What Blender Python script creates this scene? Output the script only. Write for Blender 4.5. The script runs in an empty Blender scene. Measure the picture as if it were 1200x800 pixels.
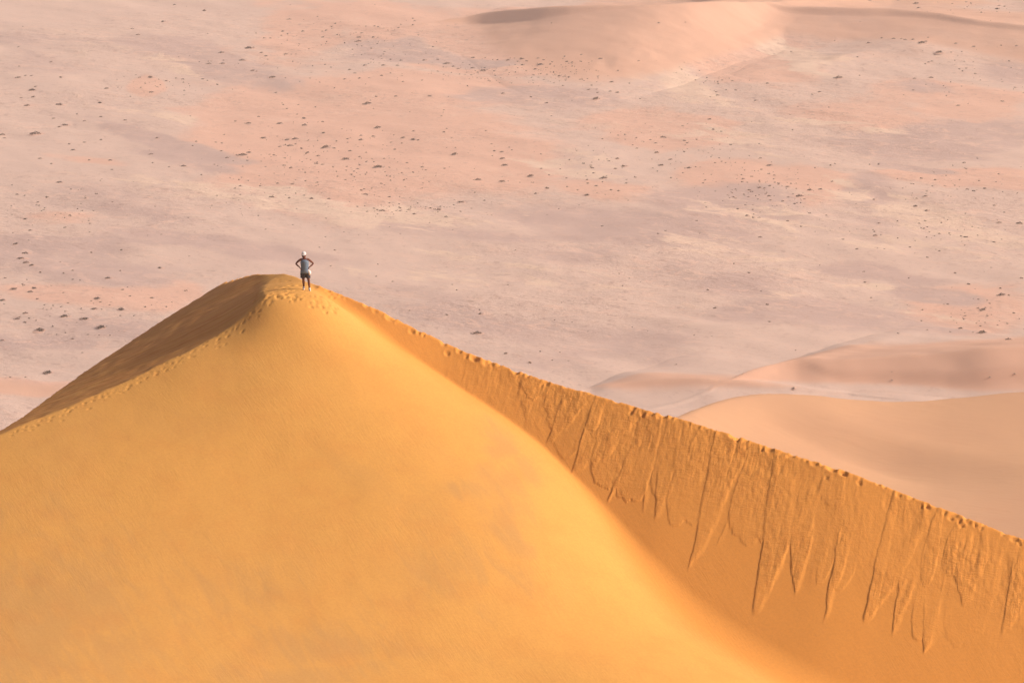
import bpy, bmesh, math, random
import numpy as np
from mathutils import Vector

S = bpy.context.scene
C = S.collection
rad = math.radians

# ---------------------------------------------------------------- camera
TILT = 15.0
cam_d = bpy.data.cameras.new('camera')
cam = bpy.data.objects.new('camera', cam_d)
C.objects.link(cam)
cam.location = (0, 0, 0)
cam.rotation_euler = (rad(90 - TILT), 0, 0)
cam_d.sensor_width = 36.0
cam_d.sensor_fit = 'HORIZONTAL'
cam_d.lens = 135.0
cam_d.clip_start = 0.5
cam_d.clip_end = 60000
S.camera = cam

# ---------------------------------------------------------------- light
SUN_AZ = -3.0      # degrees behind the picture's right (+x turned towards +y)
SUN_EL = 29.3
az, el = rad(SUN_AZ), rad(SUN_EL)
sun_dir = Vector((math.cos(az) * math.cos(el), math.sin(az) * math.cos(el), math.sin(el)))
world = bpy.data.worlds.new('World')
S.world = world
world.use_nodes = True
wn = world.node_tree.nodes
wl = world.node_tree.links
wn.clear()
sky = wn.new('ShaderNodeTexSky')
sky.sky_type = 'NISHITA'
sky.sun_disc = False
sky.sun_elevation = el
sky.sun_rotation = math.atan2(sun_dir.x, sun_dir.y)
sky.altitude = 700
sky.dust_density = 5.0
sky.air_density = 0.6
sky.ozone_density = 0.0
bg = wn.new('ShaderNodeBackground')
bg.inputs['Strength'].default_value = 0.15
wo = wn.new('ShaderNodeOutputWorld')
tint = wn.new('ShaderNodeMix')          # warm tint added to the sky alone, to redden the fill in shade
tint.data_type = 'RGBA'
tint.blend_type = 'MULTIPLY'
tint.inputs['Factor'].default_value = 1.0
tint.inputs['B'].default_value = (1.0, 0.75, 0.63, 1)
wl.new(sky.outputs[0], tint.inputs['A'])
wl.new(tint.outputs['Result'], bg.inputs[0])
wl.new(bg.outputs[0], wo.inputs[0])
sun_l = bpy.data.lights.new('sun', 'SUN')
sun_l.energy = 3.35
sun_l.angle = rad(0.5)
sun_l.color = (1.0, 0.93, 0.83)
sun = bpy.data.objects.new('sun', sun_l)
C.objects.link(sun)
sun.rotation_euler = sun_dir.to_track_quat('Z', 'Y').to_euler()
sun.location = (200, 50, 150)

S.view_settings.view_transform = 'Standard'
S.view_settings.look = 'None'
S.view_settings.gamma = 1
S.view_settings.exposure = 0.27
S.render.engine = 'CYCLES'
S.cycles.max_bounces = 6
S.cycles.volume_bounces = 1
S.cycles.use_denoising = True

# ---------------------------------------------------------------- numeric helpers
PLAIN = -300.0
F_PX = 4500.0
cT, sT = math.cos(rad(TILT)), math.sin(rad(TILT))


def ray(px, py):
    """world direction, y component 1, of the line of sight through a photo pixel"""
    a = (np.asarray(px, float) - 600) / F_PX
    b = (400 - np.asarray(py, float)) / F_PX
    fy = cT + b * sT
    fz = -sT + b * cT
    return a / fy, fz / fy          # dx/dy, dz/dy


def at_y(px, py, y):
    dx, dz = ray(px, py)
    return np.stack([dx * y, np.asarray(y, float) + 0 * dx, dz * y], -1)


def at_z(px, py, z):
    dx, dz = ray(px, py)
    y = z / dz
    return np.stack([dx * y, y, z + 0 * dx], -1)


def proj(x, y, z):
    d = y * cT - z * sT
    d = np.where(d > 1, d, 1)
    return 600 + F_PX * x / d, 400 - F_PX * (y * sT + z * cT) / d


def _hash(ix, iy, seed):
    h = (ix.astype(np.int64) * 374761393 + iy.astype(np.int64) * 668265263 + seed * 1442695041) & 0xFFFFFFFF
    h = ((h ^ (h >> 13)) * 1274126177) & 0xFFFFFFFF
    h = (h ^ (h >> 16)) & 0xFFFFFFFF
    return h.astype(np.float64) / 4294967295.0


def vnoise(x, y, seed=0):
    x0, y0 = np.floor(x), np.floor(y)
    fx, fy = x - x0, y - y0
    fx = fx * fx * fx * (fx * (fx * 6 - 15) + 10)
    fy = fy * fy * fy * (fy * (fy * 6 - 15) + 10)
    a, b = _hash(x0, y0, seed), _hash(x0 + 1, y0, seed)
    c, d = _hash(x0, y0 + 1, seed), _hash(x0 + 1, y0 + 1, seed)
    return ((a + (b - a) * fx) + ((c + (d - c) * fx) - (a + (b - a) * fx)) * fy) * 2 - 1


def fbm(x, y, octv=4, seed=0, gain=0.5):
    t, a = 0, 1.0
    for i in range(octv):
        t = t + a * vnoise(x, y, seed + 17 * i)
        x, y = x * 2.03 + 11.3, y * 1.97 + 5.7
        a *= gain
    return t


def sstep(a, b, x):
    t = np.clip((x - a) / (b - a), 0, 1)
    return t * t * (3 - 2 * t)


def smin(a, b, k):
    h = np.clip(0.5 + 0.5 * (b - a) / k, 0, 1)
    return b + (a - b) * h - k * h * (1 - h)


def smax(a, b, k):
    return -smin(-a, -b, k)


def tps_fit(P, Z, reg=0.0):
    P = np.asarray(P, float); Z = np.asarray(Z, float)
    n = len(P)
    d2 = ((P[:, None] - P[None]) ** 2).sum(-1)
    K = 0.5 * d2 * np.log(d2 + 1e-9) + reg * np.eye(n)
    A = np.zeros((n + 3, n + 3))
    A[:n, :n] = K; A[:n, n] = 1; A[:n, n + 1:] = P
    A[n, :n] = 1; A[n + 1:, :n] = P.T
    w = np.linalg.solve(A, np.concatenate([Z, [0, 0, 0]]))

    def f(x, y):
        out = w[n] + w[n + 1] * x + w[n + 2] * y
        for i in range(n):
            r2 = (x - P[i, 0]) ** 2 + (y - P[i, 1]) ** 2
            out = out + w[i] * 0.5 * r2 * np.log(r2 + 1e-9)
        return out
    return f


def pl(u, U, Z):
    """smoothed piecewise linear lookup with linear extrapolation"""
    U = np.asarray(U, float); Z = np.asarray(Z, float)
    o = np.interp(u, U, Z)
    o = np.where(u < U[0], Z[0] + (u - U[0]) * (Z[1] - Z[0]) / (U[1] - U[0]), o)
    return np.where(u > U[-1], Z[-1] + (u - U[-1]) * (Z[-1] - Z[-2]) / (U[-1] - U[-2]), o)


def densify(pts, n=160):
    """Catmull-Rom through the points"""
    P = [np.asarray(p, float) for p in pts]
    P = [2 * P[0] - P[1]] + P + [2 * P[-1] - P[-2]]
    out = []
    m = max(4, n // (len(P) - 3))
    for i in range(1, len(P) - 2):
        for k in range(m):
            t = k / m
            out.append(0.5 * ((2 * P[i]) + (-P[i - 1] + P[i + 1]) * t + (2 * P[i - 1] - 5 * P[i] + 4 * P[i + 1] - P[i + 2]) * t * t
                              + (-P[i - 1] + 3 * P[i] - 3 * P[i + 1] + P[i + 2]) * t ** 3))
    out.append(P[-2])
    return np.array(out)


# ---------------------------------------------------------------- the near dune: its surfaces
# slip face on the left, in shade: plane through PL with gradient (LA, LB)
Y0 = 163.0
K_PX = [(310, 346), (300, 357), (285, 371), (267, 386), (235, 404), (200, 421), (150, 446), (100, 468), (50, 488.5), (0, 509), (-60, 536)]
SKY_L = [(-60, 545.5), (0, 505), (50, 471), (100, 435), (150, 402), (200, 369), (235, 347), (262, 331), (282, 325), (305, 321.5), (322, 320)]
K_Y = [161.5 - 8.5 * (310 - p[0]) / 310 for p in K_PX]
_kx = [p[0] for p in K_PX][::-1]
S_Y = [161.5 - 8.5 * (310 - p[0]) / 310 + .48 * max(0.5, float(np.interp(p[0], _kx, [q[1] for q in K_PX][::-1])) - p[1]) for p in SKY_L]
Kp = [at_y(p[0], p[1], y) for p, y in zip(K_PX, K_Y)]
Sp = [at_y(p[0], p[1], y) for p, y in zip(SKY_L, S_Y)]
_lc = np.array(Kp[:-1] + [] + Sp[1:])
L_tps = tps_fit(_lc[:, :2], _lc[:, 2], reg=0.5)
_A = np.c_[_lc[:, :2], np.ones(len(_lc))]
_pl = np.linalg.lstsq(_A, _lc[:, 2], rcond=None)[0]


def L_plane(x, y):
    p = _pl[0] * x + _pl[1] * y + _pl[2]
    w = sstep(14, 3, np.sqrt(np.maximum(np.abs(x + 16) - 7, 0) ** 2 + np.maximum(np.abs(y - 166) - 17, 0) ** 2))
    return p + (L_tps(x, y) - p) * w


# right-hand crest (3D): in plan it runs right and a little towards the camera
CREST_PX = [(375, 337.5), (400, 345), (440, 361), (480, 381), (533, 407), (600, 432), (653, 450), (700, 463), (750, 478),
            (800, 491), (841, 504), (897, 522), (950, 539), (1002, 556), (1062, 579), (1115, 599), (1197, 631), (1260, 657), (1340, 692)]
c0 = at_y(375, 337.5, 164.3)
CS = 0.56
cr = []
for (px, py) in CREST_PX:
    dx, dz = ray(px, py)
    y = (c0[1] + CS * c0[0]) / (1 + CS * dx)
    cr.append(np.array([dx * y, y, dz * y]))
# beyond the picture the crest goes on, sinking slowly
last = cr[-1]
for k in range(1, 5):
    cr.append(np.array([last[0] + 22 * k, last[1] - 10 * k, last[2] - 9.0 * k]))
CR = densify(cr, 320)
TH = rad(13.0)
fd = np.array([-math.sin(TH), -math.cos(TH)])      # direction in which the right slip face falls
ue = np.array([math.cos(TH), -math.sin(TH)])
RS = 0.57
cr_u = CR[:, 0] * ue[0] + CR[:, 1] * ue[1]
cr_t = CR[:, 0] * fd[0] + CR[:, 1] * fd[1]
cr_z = CR[:, 2]


def R_ut(x, y):
    u = x * ue[0] + y * ue[1]
    t = x * fd[0] + y * fd[1]
    ct = np.interp(u, cr_u, cr_t)
    cz = np.interp(u, cr_u, cr_z)
    s = cr_u[0] - u
    cz = np.where(s > 0, cr_z[0] - 1.6 * s, cz)      # left of the crest's start the face is buried
    return u, t - ct, cz


def R_face(x, y):
    u, t, cz = R_ut(x, y)
    # gently hollow: a little less steep further down
    tt = np.maximum(t, 0)
    return cz - RS * np.maximum(t, -1.5) + 0.0035 * np.maximum(tt - 4, 0) ** 1.6


def ray_R(px, py):
    dx, dz = ray(px, py)
    dx = np.atleast_1d(dx).astype(float); dz = np.atleast_1d(dz).astype(float)
    lo = np.full(dx.shape, 100.0)
    hi = np.full(dx.shape, 200.0)
    # the ray starts above R near the camera and meets it where it dips below
    ys = np.linspace(120, 190, 700)
    out = np.zeros(dx.shape + (3,))
    for i in range(len(dx)):
        d = dz[i] * ys - R_face(dx[i] * ys, ys)
        k = np.argmax(d < 0)
        y = ys[k]
        if k > 0:
            y = ys[k - 1] + (ys[k] - ys[k - 1]) * d[k - 1] / (d[k - 1] - d[k])
        out[i] = (dx[i] * y, y, dz[i] * y)
    return out


# skyline of the near dune (3D): far edge of the left face, the summit, then the crest
sk = list(Sp)
_top = sk[-1]
sk.append(at_y(334, 320.0, 173.0))
sk.append(at_y(349, 325.0, 169.5))
sk.append(at_y(366, 333.0, 165.3))
s_all = np.array(sk + cr)
first = s_all[0]
pre = [first + np.array([-7.0 * k, -12.0 * k, -4.5 * k]) for k in (4, 3, 2, 1)]
SK = np.array(pre + list(s_all))
bd = np.array([-0.12, 0.993]); bu = np.array([0.993, 0.12])
sk_u = SK[:, 0] * bu[0] + SK[:, 1] * bu[1]
sk_t = SK[:, 0] * bd[0] + SK[:, 1] * bd[1]
_o = np.argsort(sk_u)
_g = np.linspace(sk_u.min(), sk_u.max(), 3000)
_t = np.interp(_g, sk_u[_o], sk_t[_o]); _z = np.interp(_g, sk_u[_o], SK[_o, 2])
_k = np.ones(7) / 7
sk_u = _g
sk_t = np.r_[_t[:3], np.convolve(_t, _k, 'valid'), _t[-3:]]
sk_z = np.r_[_z[:3], np.convolve(_z, _k, 'valid'), _z[-3:]]


def B_face(x, y):
    u = x * bu[0] + y * bu[1]
    t = x * bd[0] + y * bd[1] - np.interp(u, sk_u, sk_t)
    z = np.interp(u, sk_u, sk_z)
    back = z - 0.50 * np.maximum(t, 0) ** 1.0
    back = back - 0.35 * np.maximum(-t, 0) * 0        # in front it does not limit
    return np.where(t > 0, back, z + 1.2 * (-t)), t


# the broad front face: a smooth surface through lines that the photograph shows
T_PX = [(400, 362), (450, 395), (500, 429), (543, 457), (587, 486), (630, 518), (676, 562), (700, 590), (730, 632),
        (755, 670), (788, 712), (842, 757), (905, 795), (1000, 848)]
Tp = ray_R([p[0] for p in T_PX], [p[1] for p in T_PX])
def hitL(px, py):
    dx, dz = ray(px, py)
    ys = np.linspace(155, 185, 900)
    d_ = dz * ys - L_plane(dx * ys, ys)
    k = int(np.argmax(d_ < 0))
    return float(dx * ys[k]), float(ys[k]), float(dz * ys[k])


ctrl = [(p[0], p[1], p[2]) for p in Kp]
ctrl += [(*hitL(309, 340)[:2], hitL(309, 340)[2] - .03), (*hitL(311, 333)[:2], hitL(311, 333)[2] - .05), (*hitL(316, 326)[:2], hitL(316, 326)[2] - .05)]
ctrl += [tuple(sk[-3]), tuple(sk[-2]), tuple(sk[-1]), tuple(c0)]
foot = at_y(358, 340, Y0)
ctrl += [tuple(foot), tuple(at_y(330, 343, 162.2)), tuple(at_y(385, 349, 162.0))]
for i, p in enumerate(Tp):
    ctrl.append(tuple(p))
# past the trough the front surface dives under the slip face
for i in (2, 4, 6, 8, 10, 12):
    p = Tp[i]
    ctrl.append((p[0] + 4, p[1] + 3, p[2] - 2.4))
# bottom of the picture
for (px, py, y) in [(0, 800, 133.0), (200, 800, 134.2), (400, 800, 135.5), (600, 800, 136.5), (760, 800, 137.6),
                    (620, 620, 147.0), (350, 560, 148.8), (340, 412, 158.0), (340, 450, 155.5), (345, 500, 152.3)]:
    ctrl.append(tuple(at_y(px, py, y)))
for q in [(-30, 118, -46.5), (-10, 118, -47.5), (12, 118, -50), (34, 118, -55), (-42, 140, -50)]:
    ctrl.append(q)
ctrl = np.array([[float(v) for v in c] for c in ctrl])
F_face = tps_fit(ctrl[:, :2], ctrl[:, 2], reg=0.3)

# ---- slides on the right-hand slip face, as (left top, tip, right top) in photo pixels
SLIDES = [((604, 434), (614, 492), (640, 446), .5), ((662, 456), (640, 520), (690, 470), .8), ((742, 520), (711, 588), (775, 480), .8),
          ((695, 470), (668, 560), (742, 500), .5), ((756, 560), (752, 600), (782, 500), .5),
          ((772, 528), (766, 613), (803, 540), .6), ((838, 508), (806, 668), (876, 530), 1.0), ((858, 590), (838, 640), (880, 540), .6),
          ((908, 530), (880, 722), (962, 560), 1.0), ((925, 610), (930, 698), (965, 600), .8), ((990, 585), (963, 734), (1008, 600), 1.0),
          ((1040, 600), (1010, 728), (1075, 640), .9), ((1056, 640), (1045, 750), (1084, 650), .8), ((1082, 680), (1083, 762), (1128, 680), 1.0),
          ((1115, 640), (1130, 716), (1160, 640), .5), ((1188, 640), (1174, 742), (1220, 650), 1.0)]
slides_ut = []
for (a, b, c, h) in SLIDES:
    q = ray_R([a[0], b[0], c[0]], [a[1], b[1], c[1]])
    u, t, _ = R_ut(q[:, 0], q[:, 1])
    slides_ut.append((u, t, h))


_rg = random.Random(31)
fans = []
_u = slides_ut[0][0][0]
_end = slides_ut[15][0][2] + 3
while _u < _end:
    _w = _rg.uniform(.5, 2.2)
    _lim = float(np.interp(_u, [slides_ut[0][0][0] - 6, slides_ut[0][0][0], slides_ut[3][0][0], slides_ut[6][0][0], slides_ut[15][0][1]], [1.0, 2.2, 3.6, 5.4, 6.2]))
    _tt = _lim * _rg.uniform(.30, 1.15)
    fans.append((_u, _w, _tt, _rg.uniform(-.12, .04), _rg.uniform(.25, .8)))
    _u += _w * _rg.uniform(.25, .6)


def slide_relief(x, y, want_cov=False):
    u, t, _ = R_ut(x, y)
    wu = u + 0.05 * vnoise(u * 1.3, t * 0.9, 5) + 0.02 * vnoise(u * 6, t * 4, 6)
    wt = t + 0.35 * vnoise(u * 2.6, t * 0.3, 7) + .12 * vnoise(u * 7, t * .5, 8)
    M = np.zeros_like(u)
    for k_, (su, st, h) in enumerate(slides_ut):
        (ua, ub, uc), (ta, tb, tc) = su, st
        top = .45 + .6 * ((k_ * 0.618) % 1.0)
        f = (tb - wt) / max(tb - ta, .5)         # 0 at the tip, 1 at the top
        fr = (tb - wt) / max(tb - tc, .5)
        left = ub + (ua - ub) * np.clip(f, 0, 1.4)
        g = np.clip(fr, 0, 1.6)
        right = ub + 0.10 + (uc - ub - 0.10) * np.where(g < 1, g ** 0.75, g)
        m = sstep(-0.02, 0.05, wu - left) * sstep(-0.05, 0.22, right - wu) * sstep(-0.04, 0.10, f) * sstep(top + .35, top - .15, f)
        M = np.maximum(M, m * h)
    wt2 = t + 0.30 * vnoise(u * 1.9, t * .2, 9) + .16 * np.abs(vnoise(u * 6.5, t * .4, 10))
    Mf = np.zeros_like(u)
    for (fu, fw, ft, fdr, fh) in fans:
        s_ = np.clip(wt2 / ft, 0, 1.2)
        half = .5 * fw * (.40 + .60 * np.clip(s_, 0, 1) ** .7) * np.sqrt(np.clip(1 - s_ ** 5, 0, 1))
        m = sstep(-.05, .05, half - np.abs(wu - fu - fdr * wt2)) * (s_ < 1.0)
        Mf = np.where(m * fh > Mf, m * fh, Mf)
    M = np.maximum(M, 0) + .75 * Mf
    # upper band, all slumped
    u0, u1 = slides_ut[0][0][0], slides_ut[15][0][1]
    lim = np.interp(u, [slides_ut[0][0][0] - 6, slides_ut[0][0][0], slides_ut[3][0][0], slides_ut[6][0][0], u1], [1.0, 1.8, 2.8, 4.2, 4.8])
    lim = lim + 1.2 * vnoise(u * 0.55, 0 * u, 21) + 0.7 * vnoise(u * 1.7, 0 * u, 22)
    band = sstep(0.9, -0.9, t - lim)
    cov = np.maximum(np.minimum(M * 1.5, 1), band * 0.5) * (.45 + .55 * sstep(-.5, .4, vnoise(u * .45, t * .4, 51)))
    # ragged fibres running down the fall line, and cross wrinkles within the slumps
    fib = np.abs(vnoise(u * 2.6 + 0.5 * vnoise(u * .8, t * .35, 31), t * 0.22, 32))
    fib2 = np.abs(vnoise(u * 6.5 + 0.8 * vnoise(u * 1.2, t * .5, 33), t * 0.55, 34))
    wr = fbm(u * 2.2 + 1.1 * fbm(u * .9, t * .9, 2, 35), t * 5.5 + 1.4 * fbm(u * 1.1, t * .7, 2, 36), 2, 37)
    clod = fbm(u * 5.5, t * 3.5, 3, 41)
    up = sstep(4.2, 0.6, t)                       # the scarp under the crest is rougher
    seg = vnoise(u * .5, t * .3, 44) * .5 + .5
    z = M * 0.015 + band * 0.004
    z = z + cov * (-0.022 * np.exp(-fib * 14) * (0.4 + seg) - 0.014 * np.exp(-fib2 * 9) * (0.3 + up) + 0.010 * wr + 0.009 * clod * (0.5 + 1.2 * up))
    # short scarps left where sand broke away below the crest
    br = vnoise(u * 1.6, t * 0.35, 47)
    z = z - 0.022 * up * sstep(0.30, 0.55, br) * sstep(.2, .9, t)
    fade = sstep(cr_u[0] + 2.0, cr_u[0] + 9.5, u)
    if want_cov:
        return cov * (.7 + .3 * up) * fade * (t > -0.1)
    return z * fade * (t > -0.3)


# ---- foot prints: centres in world plan, (x, y, r, depth, direction)
rng = random.Random(4)
prints = []


def trail(pts_px, fn, step, width, depth, jitter, r=0.13, two=True):
    P = densify([fn(px, py) for px, py in pts_px], 200)
    seg = np.linalg.norm(np.diff(P[:, :2], axis=0), axis=1)
    s = np.concatenate([[0], np.cumsum(seg)])
    d, k = 0.3, 0
    while d < s[-1]:
        x = float(np.interp(d, s, P[:, 0])); y = float(np.interp(d, s, P[:, 1]))
        x2 = float(np.interp(d + .3, s, P[:, 0])); y2 = float(np.interp(d + .3, s, P[:, 1]))
        a = math.atan2(y2 - y, x2 - x)
        side = (width if k % 2 else -width) if two else 0
        x += -math.sin(a) * side + rng.gauss(0, jitter)
        y += math.cos(a) * side + rng.gauss(0, jitter)
        prints.append((x, y, r * rng.uniform(.8, 1.25), depth * rng.uniform(.6, 1.2), a + rng.gauss(0, .25)))
        d += step * rng.uniform(.8, 1.2)
        k += 1


def solveF(px, py):
    dx, dz = ray(px, py)
    ys = np.linspace(128, 175, 500)
    dd = dz * ys - F_face(dx * ys, ys)
    k = int(np.argmax(dd < 0))
    return np.array([dx * ys[k], ys[k], dz * ys[k]])


trail([(5, 514), (50, 495), (100, 475), (150, 453), (200, 429), (240, 408), (272, 390), (296, 370), (318, 352)], solveF, 0.30, 0.09, 0.05, 0.07, 0.060)
trail([(5, 512), (50, 493), (100, 472), (150, 450), (200, 426), (240, 405), (272, 387), (296, 366), (316, 350)], solveF, 0.42, 0.07, 0.04, 0.10, 0.055)
trail([(30, 506), (100, 478), (170, 446), (230, 416), (275, 394), (300, 372)], solveF, 0.7, 0.10, 0.05, 0.14, 0.065)
for k in range(110):
    px = rng.uniform(296, 400); py = 344 + (px - 355) * (0.22 if px > 355 else 0.08) + rng.gauss(5, 5)
    q = solveF(px, py)
    prints.append((q[0], q[1], .065 * rng.uniform(.6, 1.6), .05 * rng.uniform(.5, 1.2), rng.uniform(0, 3)))
for k in range(24):
    px = rng.uniform(322, 352); py = rng.uniform(324, 343)
    q = solveF(px, py)
    prints.append((q[0], q[1], .085 * rng.uniform(.8, 1.4), .06 * rng.uniform(.5, 1.2), rng.uniform(0, 3)))
# along the crest: a worn row of steps just on and in front of the edge
segl = np.concatenate([[0], np.cumsum(np.linalg.norm(np.diff(CR, axis=0), axis=1))])
d = 0.8
kk = 0
while d < segl[-1] * .62:
    p = [float(np.interp(d, segl, CR[:, i])) for i in range(3)]
    near = min(1.0, .35 + d / 12)
    off = rng.gauss(.05, .09)
    sz = rng.choice([.05, .07, .09, .11, .13, .17])
    prints.append((p[0] + fd[0] * off, p[1] + fd[1] * off, sz, sz * .62 * near * rng.uniform(.6, 1.2), -.4 + rng.gauss(0, .5)))
    if rng.random() < .5:
        prints.append((p[0] + rng.gauss(0, .25), p[1] + rng.gauss(-.12, .14), rng.uniform(.06, .12), .06, rng.uniform(0, 3)))
    d += rng.choice([.12, .2, .3, .4, .5, .8])
    kk += 1


def dune_z(x, y, detail=True):
    F = F_face(x, y)
    F = np.maximum(F, -400)
    Lz = L_plane(x, y)
    if detail:
        # streaks down the shaded face
        sdir = x * 0.33 + y * 0.94
        along = x * 0.94 - y * 0.33
        Lz = Lz + 0.016 * vnoise(sdir * 1.6, along * 0.05, 61) + 0.014 * vnoise(sdir * 3.6, along * 0.12, 62) + 0.006 * vnoise(sdir * 8, along * 0.3, 64) + 0.02 * vnoise(sdir * .12, along * .05, 63)
    u, t, cz = R_ut(x, y)
    R = R_face(x, y)
    if detail:
        R = R + slide_relief(x, y)
    kR = 0.10 + 1.3 * sstep(3.5, 10.0, t) + 0.5 * sstep(6.0, 0.0, u - cr_u[0])
    # ragged, wandering edge of the left crest
    Fd = F
    if detail:
        Fd = Fd + 0.02 * fbm(x * 0.3, y * 0.2, 3, 71)
        Lz = Lz + 0.02 * vnoise(x * 1.9, y * 1.2, 72)
    m1 = smin(Fd, Lz, 0.05)
    m2 = smax(m1, R, kR)
    B, bt = B_face(x, y)
    if detail:
        B = B + 0.035 * fbm(x * 1.9, y * 1.9, 3, 73)
    zz = smin(m2, B, 0.06)
    return zz


def far_shape(x, y):
    """what the dune does outside the picture: flanks down to the plain, a saddle and the camera's own dune in front"""
    r = np.sqrt(((x) / 1.0) ** 2 + ((y - 150) / 1.0) ** 2)
    return r


# grid
def stretch(lo, hi, step, out_lo, out_hi, g=1.12):
    c = list(np.arange(lo, hi + step * .5, step))
    s, v, left = step, lo, []
    while v > out_lo:
        s *= g
        v -= s
        left.append(v)
    s, v, right = step, c[-1], []
    while v < out_hi:
        s *= g
        v += s
        right.append(v)
    return np.array(left[::-1] + c + right)


def grid_mesh(name, xs, ys, Z, mat, attrs=None, smooth=True):
    nx, ny = len(xs), len(ys)
    X, Y = np.meshgrid(xs, ys)
    co = np.stack([X, Y, Z], -1).reshape(-1, 3).astype(np.float32)
    me = bpy.data.meshes.new(name)
    me.vertices.add(nx * ny)
    me.vertices.foreach_set('co', co.ravel())
    i = (np.arange(ny - 1)[:, None] * nx + np.arange(nx - 1)[None]).ravel()
    q = np.stack([i, i + 1, i + nx + 1, i + nx], -1).astype(np.int32)
    me.loops.add(q.size)
    me.loops.foreach_set('vertex_index', q.ravel())
    me.polygons.add(len(q))
    me.polygons.foreach_set('loop_start', np.arange(0, q.size, 4, dtype=np.int32))
    me.polygons.foreach_set('use_smooth', np.full(len(q), smooth))
    me.update(calc_edges=True)
    for k, v in (attrs or {}).items():
        a = me.attributes.new(k, 'FLOAT', 'POINT')
        a.data.foreach_set('value', v.ravel().astype(np.float32))
    me.materials.append(mat)
    o = bpy.data.objects.new(name, me)
    C.objects.link(o)
    return o


# ---------------------------------------------------------------- materials
class NT:
    def __init__(s, name, rough=0.95):
        s.m = bpy.data.materials.new(name)
        s.m.use_nodes = True
        s.n = s.m.node_tree.nodes
        s.l = s.m.node_tree.links
        s.b = s.n['Principled BSDF']
        s.b.inputs['Roughness'].default_value = rough
        s.b.inputs['Specular IOR Level'].default_value = 0.15

    def node(s, t, **kw):
        n = s.n.new(t)
        for k, v in kw.items():
            setattr(n, k, v)
        return n

    def coord(s, scale, rot=0.0):
        tc = s.node('ShaderNodeTexCoord')
        a = s.node('ShaderNodeMapping')
        a.inputs['Rotation'].default_value = (0, 0, rot)
        s.l.new(tc.outputs['Object'], a.inputs['Vector'])
        mp = s.node('ShaderNodeMapping')
        mp.inputs['Scale'].default_value = scale
        s.l.new(a.outputs[0], mp.inputs['Vector'])
        return mp.outputs[0]

    def noise(s, vec, scale=1, detail=4, rough=.5, dist=0):
        n = s.node('ShaderNodeTexNoise')
        n.inputs['Scale'].default_value = scale
        n.inputs['Detail'].default_value = detail
        n.inputs['Roughness'].default_value = rough
        n.inputs['Distortion'].default_value = dist
        s.l.new(vec, n.inputs['Vector'])
        return n.outputs['Fac']

    def ramp(s, fac, a, b, lo=0.0, hi=1.0):
        r = s.node('ShaderNodeMapRange')
        r.interpolation_type = 'SMOOTHSTEP'
        s.l.new(fac, r.inputs['Value'])
        for nm, v in (('From Min', a), ('From Max', b), ('To Min', lo), ('To Max', hi)):
            r.inputs[nm].default_value = v
        return r.outputs['Result']

    def math(s, op, a, b):
        m = s.node('ShaderNodeMath', operation=op)
        for i, v in enumerate((a, b)):
            if isinstance(v, (int, float)):
                m.inputs[i].default_value = v
            else:
                s.l.new(v, m.inputs[i])
        return m.outputs[0]

    def mix(s, fac, a, b):
        m = s.node('ShaderNodeMix', data_type='RGBA')
        for sock, v in ((m.inputs['Factor'], fac), (m.inputs['A'], a), (m.inputs['B'], b)):
            if isinstance(v, (int, float)):
                sock.default_value = v
            elif isinstance(v, tuple):
                sock.default_value = (*v, 1)
            else:
                s.l.new(v, sock)
        return m.outputs['Result']

    def attr(s, name):
        a = s.node('ShaderNodeAttribute')
        a.attribute_name = name
        return a.outputs['Fac']

    def bump(s, h, strength, dist, prev=None):
        b = s.node('ShaderNodeBump')
        b.inputs['Strength'].default_value = strength
        b.inputs['Distance'].default_value = dist
        s.l.new(h, b.inputs['Height'])
        if prev is not None:
            s.l.new(prev, b.inputs['Normal'])
        return b.outputs['Normal']

    def out(s, col, nrm=None):
        if isinstance(col, tuple):
            s.b.inputs['Base Color'].default_value = (*col, 1)
        else:
            s.l.new(col, s.b.inputs['Base Color'])
        if nrm is not None:
            s.l.new(nrm, s.b.inputs['Normal'])
        return s.m


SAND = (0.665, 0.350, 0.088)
GREY_SAND_AND_SHADE = (0.51, 0.290, 0.100)  # grey-grained sand; also the painted shade of the lower-left slope
SAND_RED = (0.55, 0.20, 0.050)


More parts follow.
